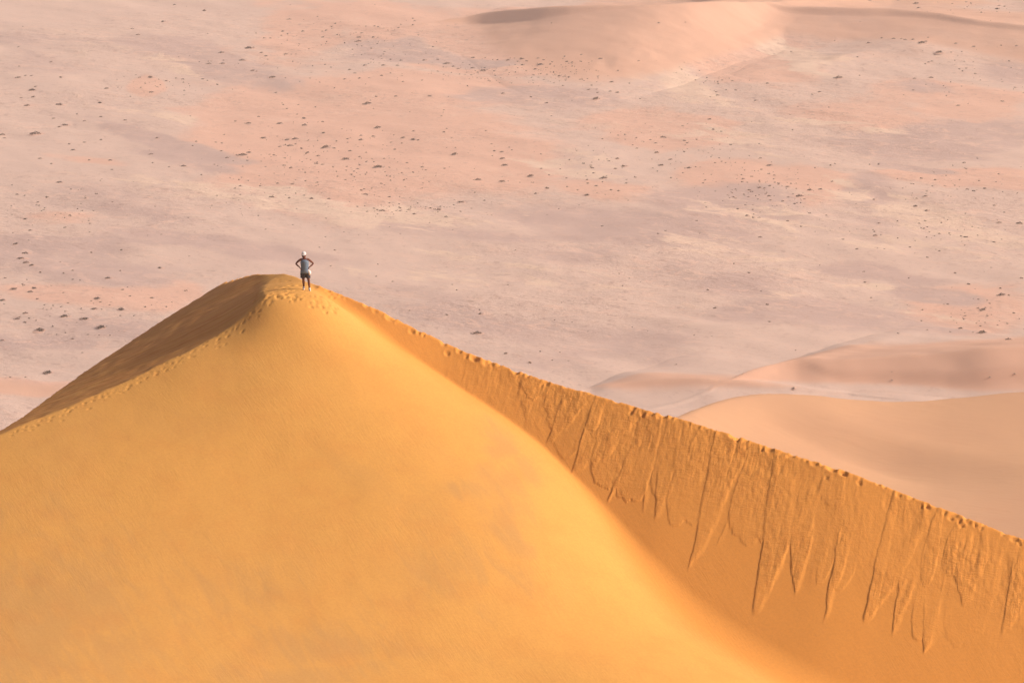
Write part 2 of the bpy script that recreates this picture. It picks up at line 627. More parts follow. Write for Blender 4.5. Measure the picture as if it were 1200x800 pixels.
def near_sand():
    t = NT('orange_dune_sand')
    streak = t.noise(t.coord((1.6, .35, .4), rad(-24)), 1, 6, .62, .8)
    wide = t.noise(t.coord((.22, .12, .2), rad(-24)), 1, 5, .6, .5)
    gm = t.ramp(t.math('ADD', t.attr('stain_and_shade'), t.math('MULTIPLY', t.math('SUBTRACT', streak, .5), 1.8)), .30, 1.0)
    gm = t.math('ADD', t.math('ADD', t.math('MULTIPLY', gm, .45), t.math('MULTIPLY', t.attr('stain_and_shade'), .35)), t.math('MULTIPLY', t.math('MULTIPLY', t.ramp(wide, .5, .72), t.attr('front')), .22))  # even share added to carry the lower-left slope's painted shade
    col = t.mix(gm, SAND, GREY_SAND_AND_SHADE)
    med = t.noise(t.coord((.6, .6, .6)), 1, 5, .6)
    col = t.mix(t.ramp(med, .4, .75, 0, .16), col, SAND_RED)
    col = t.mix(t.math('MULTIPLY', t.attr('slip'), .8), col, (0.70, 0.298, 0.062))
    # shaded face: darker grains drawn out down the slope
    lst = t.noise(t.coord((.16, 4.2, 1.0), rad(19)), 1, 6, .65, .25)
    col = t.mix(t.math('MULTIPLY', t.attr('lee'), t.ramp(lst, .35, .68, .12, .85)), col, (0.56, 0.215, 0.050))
    fine = t.noise(t.coord((9, 9, 9)), 1, 4, .7)
    col = t.mix(t.ramp(fine, .3, .75, 0, .20), col, (0.40, 0.17, 0.06))
    # slumped sand: fibres down the fall line and crumpled cross wrinkles
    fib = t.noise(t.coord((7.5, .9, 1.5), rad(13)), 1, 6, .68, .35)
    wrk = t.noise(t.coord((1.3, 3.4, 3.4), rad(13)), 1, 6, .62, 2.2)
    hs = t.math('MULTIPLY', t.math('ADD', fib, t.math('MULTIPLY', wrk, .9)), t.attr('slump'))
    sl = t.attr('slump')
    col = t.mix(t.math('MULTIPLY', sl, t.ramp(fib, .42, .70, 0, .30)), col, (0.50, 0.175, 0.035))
    n0 = t.bump(hs, .55, .085)
    rip = t.noise(t.coord((11.0, 1.6, 2), rad(-24)), 1, 3, .6, .5)
    ripm = t.math('MULTIPLY', rip, t.ramp(t.noise(t.coord((.18, .18, .18)), 1, 4, .6), .42, .62, .15, 1.0))
    n1 = t.bump(ripm, .34, .03, n0)
    n2 = t.bump(fine, .25, .012, n1)
    med2 = t.noise(t.coord((1.4, .5, .6), rad(-24)), 1, 3, .5, .6)
    n3 = t.bump(med2, .35, .03, n2)
    return t.out(col, n3)


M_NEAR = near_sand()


def plain_mat():
    t = NT('pale_desert_plain')
    base = (0.60, 0.460, 0.390)
    O = (0.66, 0.425, 0.325)
    G = (0.49, 0.368, 0.330)
    Cc = (0.69, 0.535, 0.42)
    st = t.noise(t.coord((.014, .022, .03), rad(38)), 1, 6, .62, 1.0)
    st2 = t.noise(t.coord((.05, .09, .1), rad(36)), 1, 5, .62, .8)
    st3 = t.noise(t.coord((.15, .26, .1), rad(34)), 1, 4, .65, .5)
    blot = t.noise(t.coord((.02, .02, .02)), 1, 7, .65, .3)
    col = t.mix(t.ramp(t.math('ADD', t.attr('o'), t.math('MULTIPLY', t.math('SUBTRACT', blot, .5), 1.6)), .25, .60), base, O)
    col = t.mix(t.ramp(t.math('ADD', t.attr('g'), t.math('MULTIPLY', t.math('SUBTRACT', st, .5), 1.5)), .28, .66), col, G)
    col = t.mix(t.ramp(t.math('ADD', t.attr('c'), t.math('MULTIPLY', t.math('SUBTRACT', st2, .5), 2.2)), .32, .72), col, Cc)
    big = t.ramp(t.noise(t.coord((.006, .009, .01)), 1, 4, .6), .38, .62)
    col = t.mix(t.math('MULTIPLY', big, t.ramp(st, .50, .68, 0, .25)), col, G)
    col = t.mix(t.math('MULTIPLY', big, t.ramp(st2, .52, .70, 0, .38)), col, Cc)
    col = t.mix(t.math('MULTIPLY', big, t.ramp(st3, .54, .70, 0, .38)), col, (0.38, 0.22, 0.165))
    g1 = t.noise(t.coord((.35, .45, .4), rad(20)), 1, 7, .72, .6)
    g2 = t.noise(t.coord((.10, .14, .1), rad(30)), 1, 7, .70, 1.2)
    gm = t.math('ADD', .45, t.math('MULTIPLY', big, .8))
    col = t.mix(t.math('MULTIPLY', gm, t.ramp(g1, .53, .64, 0, .60)), col, (0.36, 0.235, 0.20))
    col = t.mix(t.math('MULTIPLY', gm, t.ramp(g2, .52, .62, 0, .50)), col, (0.70, 0.50, 0.40))
    sm = t.attr('s')
    col = t.mix(t.ramp(t.math('ADD', sm, t.math('MULTIPLY', t.math('SUBTRACT', st2, .5), .35)), .2, .8), col, (0.62, 0.385, 0.275))
    rough = t.math('MULTIPLY', t.math('SUBTRACT', 1.0, sm), t.math('ADD', .15, big))
    h = t.math('MULTIPLY', st3, rough)
    h2 = t.math('MULTIPLY', st2, rough)
    fine = t.math('MULTIPLY', t.math('ADD', g1, t.noise(t.coord((.9, .9, .9)), 1, 5, .7)), rough)
    n1 = t.bump(h2, .5, 1.2)
    n2 = t.bump(h, .45, .5, n1)
    n3 = t.bump(fine, .5, .45, n2)
    return t.out(col, n3)


M_PLAIN = plain_mat()

# ---------------------------------------------------------------- near dune mesh
xl_ = stretch(-22.5, -8.1, 0.066, -520, -8.1, 1.13)
xr_ = stretch(-8.04, 21.5, 0.047, -8.04, 520, 1.13)
xs = np.concatenate([xl_[xl_ < -8.09], xr_[xr_ > -8.05]])
ya = np.arange(128, 176, 0.082)
ys = stretch(128, 176, 0.082, -260, 800, 1.13)
X, Y = np.meshgrid(xs, ys)
core = (X > -24) & (X < 23) & (Y > 126) & (Y < 178)
# everywhere first at low cost
Xc = np.clip(X, -60, 60)
Yc = np.clip(Y, 112, 260)
Z = dune_z(Xc, Yc, True)
# prints
for (x, y, r, dp, a) in prints:
    if not (-24 < x < 22):
        continue
    i0, i1 = np.searchsorted(xs, [x - 3.2 * r, x + 3.2 * r])
    j0, j1 = np.searchsorted(ys, [y - 3.6 * r, y + 3.6 * r])
    sx = X[j0:j1, i0:i1] - x
    sy = Y[j0:j1, i0:i1] - y
    lx = (sx * math.cos(a) + sy * math.sin(a)) / 1.45
    ly = (-sx * math.sin(a) + sy * math.cos(a))
    q = np.sqrt(lx ** 2 + ly ** 2) / r
    Z[j0:j1, i0:i1] += -dp * np.exp(-(q / .85) ** 4) + dp * .22 * np.exp(-((q - 1.3) / .3) ** 2)
# away from the picture: pull towards a plain dune body
over_x = np.maximum(np.abs(X) - 60, 0)
over_b = np.maximum(Y - 260, 0)
Z = Z - 0.42 * over_x - 0.50 * over_b
over_f = np.maximum(112 - Y, 0)
# in front: saddle, then up to the camera's own dune
rise = -62 + 60 * sstep(70, 2, Y) - 40 * sstep(-10, -260, Y)
wf = sstep(118, 80, Y)
ridge = rise - 0.38 * np.maximum(np.abs(X) - 18, 0)
Z = np.where(Y < 118, Z * (1 - wf) + np.minimum(ridge, 0) * wf, Z)
nb = fbm(X * .02, Y * .02, 3, 91) * 3.0
outside = sstep(30, 90, np.sqrt(X ** 2 + np.maximum(np.maximum(Y - 190, 118 - Y), 0) ** 2))
Z = Z + nb * outside * (Y < 100) * 0.5
Z = np.maximum(Z, PLAIN - 3)
_, T_, _ = R_ut(X, Y)
Rz = R_face(X, Y)
slip = sstep(-0.9, 0.1, Rz - F_face(Xc, Yc)) * (X > -12) * (Y < 175)
Bz, bt = B_face(X, Y)
front = sstep(-.3, .2, L_plane(X, Y) - F_face(Xc, Yc)) * (1 - slip)
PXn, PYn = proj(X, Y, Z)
stain_and_shade = np.zeros(X.shape)
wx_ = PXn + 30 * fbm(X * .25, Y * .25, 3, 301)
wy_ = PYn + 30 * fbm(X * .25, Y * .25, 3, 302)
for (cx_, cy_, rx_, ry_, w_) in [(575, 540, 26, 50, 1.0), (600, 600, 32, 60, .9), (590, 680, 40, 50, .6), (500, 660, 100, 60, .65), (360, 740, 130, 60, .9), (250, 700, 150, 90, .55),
                                 (40, 740, 230, 130, .9), (40, 590, 130, 70, .5), (450, 760, 90, 40, .6), (330, 800, 120, 40, .9)]:  # wide lower-left blobs put the slope's shade into the colour; others grey sand
    stain_and_shade = np.maximum(stain_and_shade, w_ * np.exp(-(((wx_ - cx_) / rx_) ** 2 + ((wy_ - cy_) / ry_) ** 2)))
stain_and_shade = stain_and_shade * (Y > 110) * (Y < 170) * (1 - slip)
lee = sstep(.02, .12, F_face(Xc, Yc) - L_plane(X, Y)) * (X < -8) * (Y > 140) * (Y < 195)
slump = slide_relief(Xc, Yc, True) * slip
dune = grid_mesh('sand_dune', xs, ys, Z, M_NEAR, {'slip': slip, 'front': front, 'stain_and_shade': stain_and_shade, 'lee': lee, 'slump': slump})
dune['kind'] = 'structure'
dune['label'] = 'large orange sand dune with a sharp crest in front'

# ---------------------------------------------------------------- the plain
gx = stretch(-330, 330, 2.2, -15000, 15000, 1.25)
gy = stretch(930, 1850, 2.2, -9000, 20000, 1.25)
GX, GY = np.meshgrid(gx, gy)
GZ = np.full(GX.shape, PLAIN)
PX, PY = proj(GX, GY, GZ)
vis = sstep(-900, 0, PY) * (GY > 300)


def blob(wx, wy, cx, cy, rx, ry, tilt=0.0, soft=1.0):
    a = rad(tilt)
    dx, dy = wx - cx, wy - cy
    lx = (dx * math.cos(a) + dy * math.sin(a)) / rx
    ly = (-dx * math.sin(a) + dy * math.cos(a)) / ry
    return np.exp(-(lx ** 2 + ly ** 2) ** 1.5 / soft)


def layer(L, x, y):
    """patches of ground cover, laid out in plan; weights fall off smoothly from each patch's centre"""
    px, py = proj(x, y, PLAIN)
    wx = px + 16 * fbm(x * .02, y * .012, 4, 7)
    wy = py + 9 * fbm(x * .02, y * .012, 4, 9)
    o = np.zeros(x.shape)
    for b in L:
        o = np.maximum(o, b[-1] * blob(wx, wy, *b[:-1]))
    return o * sstep(700, 930, y) * sstep(2600, 1800, y) * sstep(900, 400, np.abs(x))


O_L = [(380, 165, 190, 90, 8, .9), (480, 110, 190, 26, 4, .9), (520, 175, 160, 60, 8, .8), (350, 40, 70, 30, 10, .8), (460, 30, 110, 25, 8, 1.0),
             (620, 80, 160, 16, 3, .8), (620, 45, 170, 26, 2, 1.0), (760, 20, 90, 40, 0, 1.0), (860, 60, 130, 34, 4, .8), (780, 165, 90, 22, 5, 1.),
             (760, 145, 110, 14, 0, .9), (910, 215, 110, 24, 8, 1.), (1100, 208, 110, 10, -2, 1.0), (1150, 212, 100, 16, 0, .8), (1130, 365, 80, 40, 0, .8),
             (1050, 130, 160, 26, 2, .7), (1100, 110, 120, 18, 0, .7), (1050, 40, 160, 20, 0, .8), (100, 345, 110, 16, 4, .7), (170, 345, 60, 22, 0, .8),
             (30, 455, 90, 12, 0, 1.0), (170, 103, 26, 10, 0, 1.0), (100, 188, 60, 8, 10, .6), (60, 260, 60, 10, 0, .5), (700, 220, 90, 18, 6, .6)]
G_L = [(60, 60, 150, 60, 6, .35), (230, 70, 130, 22, 12, .7), (210, 165, 110, 10, 12, 1.), (230, 185, 90, 12, 10, .8), (120, 240, 150, 26, 6, .55),
             (100, 310, 170, 22, 6, .75), (60, 290, 130, 14, 4, .8), (150, 390, 150, 20, 8, .7), (270, 290, 200, 14, 6, .7), (480, 60, 90, 12, 6, .8),
             (560, 72, 160, 9, 3, .8), (640, 120, 120, 16, 0, .6), (840, 235, 120, 26, 6, 1.), (740, 265, 160, 30, 6, .8), (1110, 165, 140, 24, -4, 1.),
             (1060, 200, 50, 6, 6, 1.), (1010, 235, 40, 40, 20, .7), (1000, 320, 150, 12, 4, .7), (1090, 345, 70, 14, 4, 1.), (960, 375, 180, 26, 4, .75),
             (640, 290, 250, 22, 10, .6), (560, 380, 150, 34, 20, .6), (830, 330, 120, 30, 8, .6), (700, 400, 170, 26, 8, .6), (900, 50, 60, 8, 6, .4),
             (980, 40, 60, 12, 10, .6), (1180, 85, 60, 14, 0, .6), (1070, 105, 60, 8, 2, .5), (30, 400, 110, 16, 4, .5), (940, 170, 60, 20, 0, .4)]
C_L = [(770, 80, 50, 26, 10, 1.), (745, 92, 70, 10, 6, .9), (800, 100, 60, 16, 20, .9), (910, 60, 80, 12, 22, 1.0), (960, 72, 60, 8, 14, .9),
             (330, 235, 200, 14, 7, .8), (460, 248, 140, 10, 4, .8), (180, 75, 90, 8, 14, .5), (190, 130, 60, 8, 6, .6), (580, 305, 130, 8, 10, .6), (620, 262, 14, 22, -10, .3),
             (480, 325, 120, 10, 6, .5), (850, 165, 90, 16, 12, .6), (950, 145, 120, 12, 4, .5), (1040, 155, 60, 10, 0, .5), (880, 250, 110, 14, 10, .6), (1100, 260, 160, 20, 10, .7),
             (870, 300, 120, 18, 8, .5), (1030, 285, 160, 10, 4, .5), (1010, 338, 40, 5, 4, 1.0), (660, 190, 90, 16, 4, .5), (900, 355, 50, 10, 6, .5), (1150, 300, 70, 10, 0, .4),
             (980, 230, 30, 20, 30, .5), (1100, 372, 110, 6, 12, .5), (600, 330, 200, 8, 8, .5)]
def covers(x, y):
    return {'o': layer(O_L, x, y), 'g': layer(G_L, x, y), 'c': layer(C_L, x, y)}


def relief(x, y, c):
    a = rad(38)
    al = x * math.cos(a) - y * math.sin(a)
    ac = x * math.sin(a) + y * math.cos(a)
    r = 1.0 * fbm(al * .008, ac * .018, 4, 11) + .35 * fbm(al * .03, ac * .07, 3, 12) + 0.22 * (.3 + c) * fbm(x * .11, y * .07, 3, 13)
    inner = sstep(700, 930, y) * sstep(2600, 1800, y) * sstep(900, 400, np.abs(x))
    return r * (0.15 + .85 * inner)


cov_p = covers(GX, GY)
GZ = GZ + relief(GX, GY, cov_p['c'])
plain = grid_mesh('desert_plain', gx, gy, GZ, M_PLAIN, {**cov_p, 's': layer([(25, 457, 85, 11, 0, .75)], GX, GY)})
plain['kind'] = 'structure'


def plain_h(x, y):
    i = int(np.clip(np.searchsorted(gx, x) - 1, 0, len(gx) - 2)); j = int(np.clip(np.searchsorted(gy, y) - 1, 0, len(gy) - 2))
    fx = (x - gx[i]) / (gx[i + 1] - gx[i]); fy = (y - gy[j]) / (gy[j + 1] - gy[j])
    return float((GZ[j, i] * (1 - fx) + GZ[j, i + 1] * fx) * (1 - fy) + (GZ[j + 1, i] * (1 - fx) + GZ[j + 1, i + 1] * fx) * fy)


# ---------------------------------------------------------------- far dunes
def dune_fn(pts, fall, steep, band, apron, back, reach, band_u=None, end=(30, 30)):
    """Height above the plain of a dune whose crest runs through pts (px, py, height).
    fall: direction in which the near side falls; steep/band: slope and drop of the slip band under the
    crest; apron: length of the soft foot; back: slope behind."""
    W = densify([at_z(px, py, PLAIN + h) for px, py, h in pts], 200)
    f = np.array(fall, float); f /= np.linalg.norm(f)
    e = np.array([-f[1], f[0]])
    if (W[-1, 0] - W[0, 0]) * e[0] + (W[-1, 1] - W[0, 1]) * e[1] < 0:
        e = -e
    wu = W[:, 0] * e[0] + W[:, 1] * e[1]
    o = np.argsort(wu)
    wt = (W[:, 0] * f[0] + W[:, 1] * f[1])[o]; wz = W[o, 2] - PLAIN; wu = wu[o]
    if band_u is not None:
        bv = np.array([(float(np.dot(at_z(px, py, PLAIN + 4)[:2], e)), b) for px, py, b in band_u])
        bv = bv[np.argsort(bv[:, 0])]

    def h_(XX, YY):
        u = XX * e[0] + YY * e[1]
        t = XX * f[0] + YY * f[1] - np.interp(u, wu, wt)
        h = np.interp(u, wu, wz)
        endf = sstep(wu[0] - end[0], wu[0], u) * sstep(wu[-1] + end[1], wu[-1], u)
        bnd = np.full(u.shape, float(band)) if band_u is None else np.interp(u, bv[:, 0], bv[:, 1])
        bnd = np.minimum(bnd, h * .95)
        w = bnd / steep
        tp = np.maximum(t, 0)
        rest = np.maximum(h - bnd, 0)
        ap = apron * (0.3 + .7 * rest / max(wz.max(), .1))
        drop = np.where(tp < w, steep * tp, bnd)
        q = np.clip((tp - w * .7) / ap, 0, 1)
        zf = h - drop - rest * (1 - (1 - q) ** 2.0)
        hb = h * np.exp(-(np.maximum(-t, 0) * back / np.maximum(h, .3)) ** 1.3)
        return np.where(t > 0, zf, hb) * endf
    return h_


def far_mesh(fns, x0, x1, y0, y1, step, k, tint, seed, label):
    xs_ = np.arange(x0, x1, step); ys_ = np.arange(y0, y1, step)
    XX, YY = np.meshgrid(xs_, ys_)
    wx = XX + 2.5 * fbm(XX * .02, YY * .02, 2, seed + 5)
    wy = YY + 2.5 * fbm(XX * .02, YY * .02, 2, seed + 6)
    zz = None; s = 0
    for fn, tn in zip(fns, tint):
        z = fn(wx, wy)
        s = np.maximum(s, sstep(0.15, 3.2, z) * tn)
        zz = z if zz is None else smax(zz, z, .02 + k * sstep(.5, 4, np.maximum(z, zz)))
    zz = zz + 0.25 * fbm(XX * .03, YY * .05, 3, seed) * np.clip(zz / 3, 0, 1)
    cv = covers(XX, YY)
    Zf = PLAIN + relief(XX, YY, cv['c']) + zz + 0.03 - 0.35 * sstep(0.30, 0.02, zz)
    oz = grid_mesh('sand_dune', xs_, ys_, Zf, M_PLAIN, {'s': s, **cv})
    oz['kind'] = 'structure'
    oz['label'] = label
    far_tops.append((xs_, ys_, Zf))
    return oz


far_tops = []
# pink ridge beyond the warm dune, and the low swell left of it
B_PTS = [(760, 474, .3), (830, 460, 1.5), (870, 440, 4), (910, 426, 6), (945, 420, 7.0), (985, 421.5, 7), (1050, 417.5, 8), (1120, 412.5, 9.5), (1200, 407, 11), (1300, 401, 12), (1500, 392, 10)]
C_PTS = [(640, 470, .3), (690, 452, 1.5), (720, 446, 2.8), (760, 443, 3.5), (850, 447, 3.2), (930, 455, 2.), (1000, 462, .5)]
fB = dune_fn(B_PTS, (-.55, -.83), .68, 3, 20, .25, 40, band_u=[(800, 470, .3), (930, 420, .6), (985, 421, 1.6), (1040, 418, 4.0), (1200, 407, 6.0)])
fC = dune_fn(C_PTS, (-.4, -.9), .60, 1.1, 24, .2, 40)
far_mesh([fB, fC], 0, 330, 960, 1200, .75, 1.0, (1.0, .8), 3, 'low pink dune ridge with a shaded face beyond the apricot dune')
# big dunes at the top of the picture
D_PTS = [(440, 36, .3), (480, 32, 1.), (520, 26, 2.5), (560, 17, 6), (600, 13, 9.5), (650, 10, 13), (720, 7, 15.5), (780, 5, 16), (850, 3, 14), (950, 1, 8), (1050, 0, 4)]
E_PTS = [(740, -12, 3), (800, -5, 5), (840, 1, 7), (880, 5, 8.5), (920, 8, 9.5), (1000, 11.5, 10.5), (1050, 12, 11.5), (1100, 15, 12), (1150, 22, 12), (1200, 28, 12), (1300, 42, 11)]
G_PTS = [(860, 86, .3), (900, 82, 1.), (960, 73, 2.2), (1020, 58, 4.), (1080, 46, 6), (1150, 36, 8), (1200, 30, 9), (1320, 18, 9)]
I_PTS = [(560, -22, 3), (620, -12, 8), (680, -2, 12), (720, 6, 12), (760, 12, 8)]
fD = dune_fn(D_PTS, (-.25, -.97), .72, 4, 150, .30, 60, band_u=[(480, 30, .5), (540, 20, 2.5), (600, 13, 4.2), (660, 9, 3.8), (720, 7, 1.8), (780, 6, .5), (850, 4, .1)], end=(40, 90))
fE = dune_fn(E_PTS, (-.2, -.98), .70, 1.8, 75, .3, 60, band_u=[(800, 0, 1.5), (880, 5, 2.2), (1000, 11, 2.4), (1150, 20, 2.2), (1200, 28, 1.6)])
fG = dune_fn(G_PTS, (.35, -.93), .12, .1, 110, .10, 60)
far_mesh([fD, fE, fG], -140, 330, 1380, 1830, 1.15, 5.0, (.75, .65, .35), 5, 'broad far sand dune with a dark curved crest at the top of the picture')


# warm dune beyond the crest, right: a lobe on the left, a diagonal hollow, a long back
def warm_dune():
    A = [(560, 620, 40), (700, 540, 55), (760, 506, 59), (795, 487, 60), (820, 474.5, 60.5), (850, 461.5, 60.5), (880, 456, 60), (910, 458, 60), (945, 463, 59), (1000, 469, 57.5), (1050, 470.5, 57),
         (1100, 468, 57), (1150, 462, 58), (1200, 459, 58.5), (1300, 455, 59), (1450, 452, 59)]
    Wd = densify([at_z(px, py, PLAIN + h) for px, py, h in A], 320)
    xs_ = np.arange(-240, 560, 1.1); ys_ = np.arange(560, 1080, 1.0)
    XX, YY = np.meshgrid(xs_, ys_)
    wxx = XX + 3 * fbm(XX * .015, YY * .01, 2, 18)
    o = np.argsort(Wd[:, 0])
    cy = np.interp(XX, Wd[o, 0], Wd[o, 1]) + 0; cz = np.interp(XX, Wd[o, 0], Wd[o, 2])
    cz = np.tile(np.convolve(np.pad(cz[0], 12, 'edge'), np.ones(25) / 25, 'valid'), (len(ys_), 1))
    kk_ = np.exp(-(np.arange(-30, 31) / 13.0) ** 2); kk_ /= kk_.sum()
    cy = np.tile(np.convolve(np.pad(cy[0], 30, 'edge'), kk_, 'valid'), (len(ys_), 1))
    t = cy - YY
    bx = []
    for px, py in [(884, 459), (908, 474), (935, 492), (975, 512), (1030, 534), (1110, 560)]:
        dx, dz = ray(px, py)
        y = 850.0
        for _ in range(30):
            cyy = float(np.interp(dx * y, Wd[o, 0], Wd[o, 1])); czz = float(np.interp(dx * y, Wd[o, 0], Wd[o, 2]))
            y = .5 * y + .5 * (czz - .2 * cyy) / (dz - .2)
        bx.append((dx * y, y))
    bt = np.array([float(np.interp(b[0], Wd[o, 0], Wd[o, 1])) - b[1] for b in bx])
    xc = np.interp(t, bt, [b[0] for b in bx])
    sd = wxx - xc
    amp = 3.4 * sstep(0, 26, t) * sstep(50, 24, t)
    wdt = 9 + .25 * np.clip(t, 0, 100)
    prof = (1 - sstep(0, 1, (sd + wdt * .4) / wdt / 1.7)) * np.exp(-np.maximum(-sd - wdt * .3, 0) / 30)
    z = cz - .20 * np.maximum(t, 0) - amp * prof + .45 * np.minimum(t, 0)
    z = z - .27 * np.maximum(28 - XX, 0) - .3 * np.maximum(XX - 330, 0)
    z = z + .4 * fbm(XX * .02, YY * .012, 3, 15)
    z = np.maximum(z, PLAIN - 2)
    o = grid_mesh('sand_dune', xs_, ys_, z, M_WARMSAND, None)
    o['kind'] = 'structure'
    o['label'] = 'smooth apricot sand dune behind the crest on the right'


def warm_mat():
    t = NT('apricot_dune_sand')
    n = t.noise(t.coord((.03, .03, .03)), 1, 5, .55, .4)
    col = t.mix(t.ramp(n, .35, .7), (0.60, 0.355, 0.195), (0.56, 0.325, 0.185))
    f = t.noise(t.coord((.12, .5, .4), rad(20)), 1, 5, .6, .5)
    col = t.mix(t.ramp(f, .5, .75, 0, .25), col, (0.52, 0.26, 0.14))
    return t.out(col, t.bump(f, .3, .35))


M_WARMSAND = warm_mat()
warm_dune()
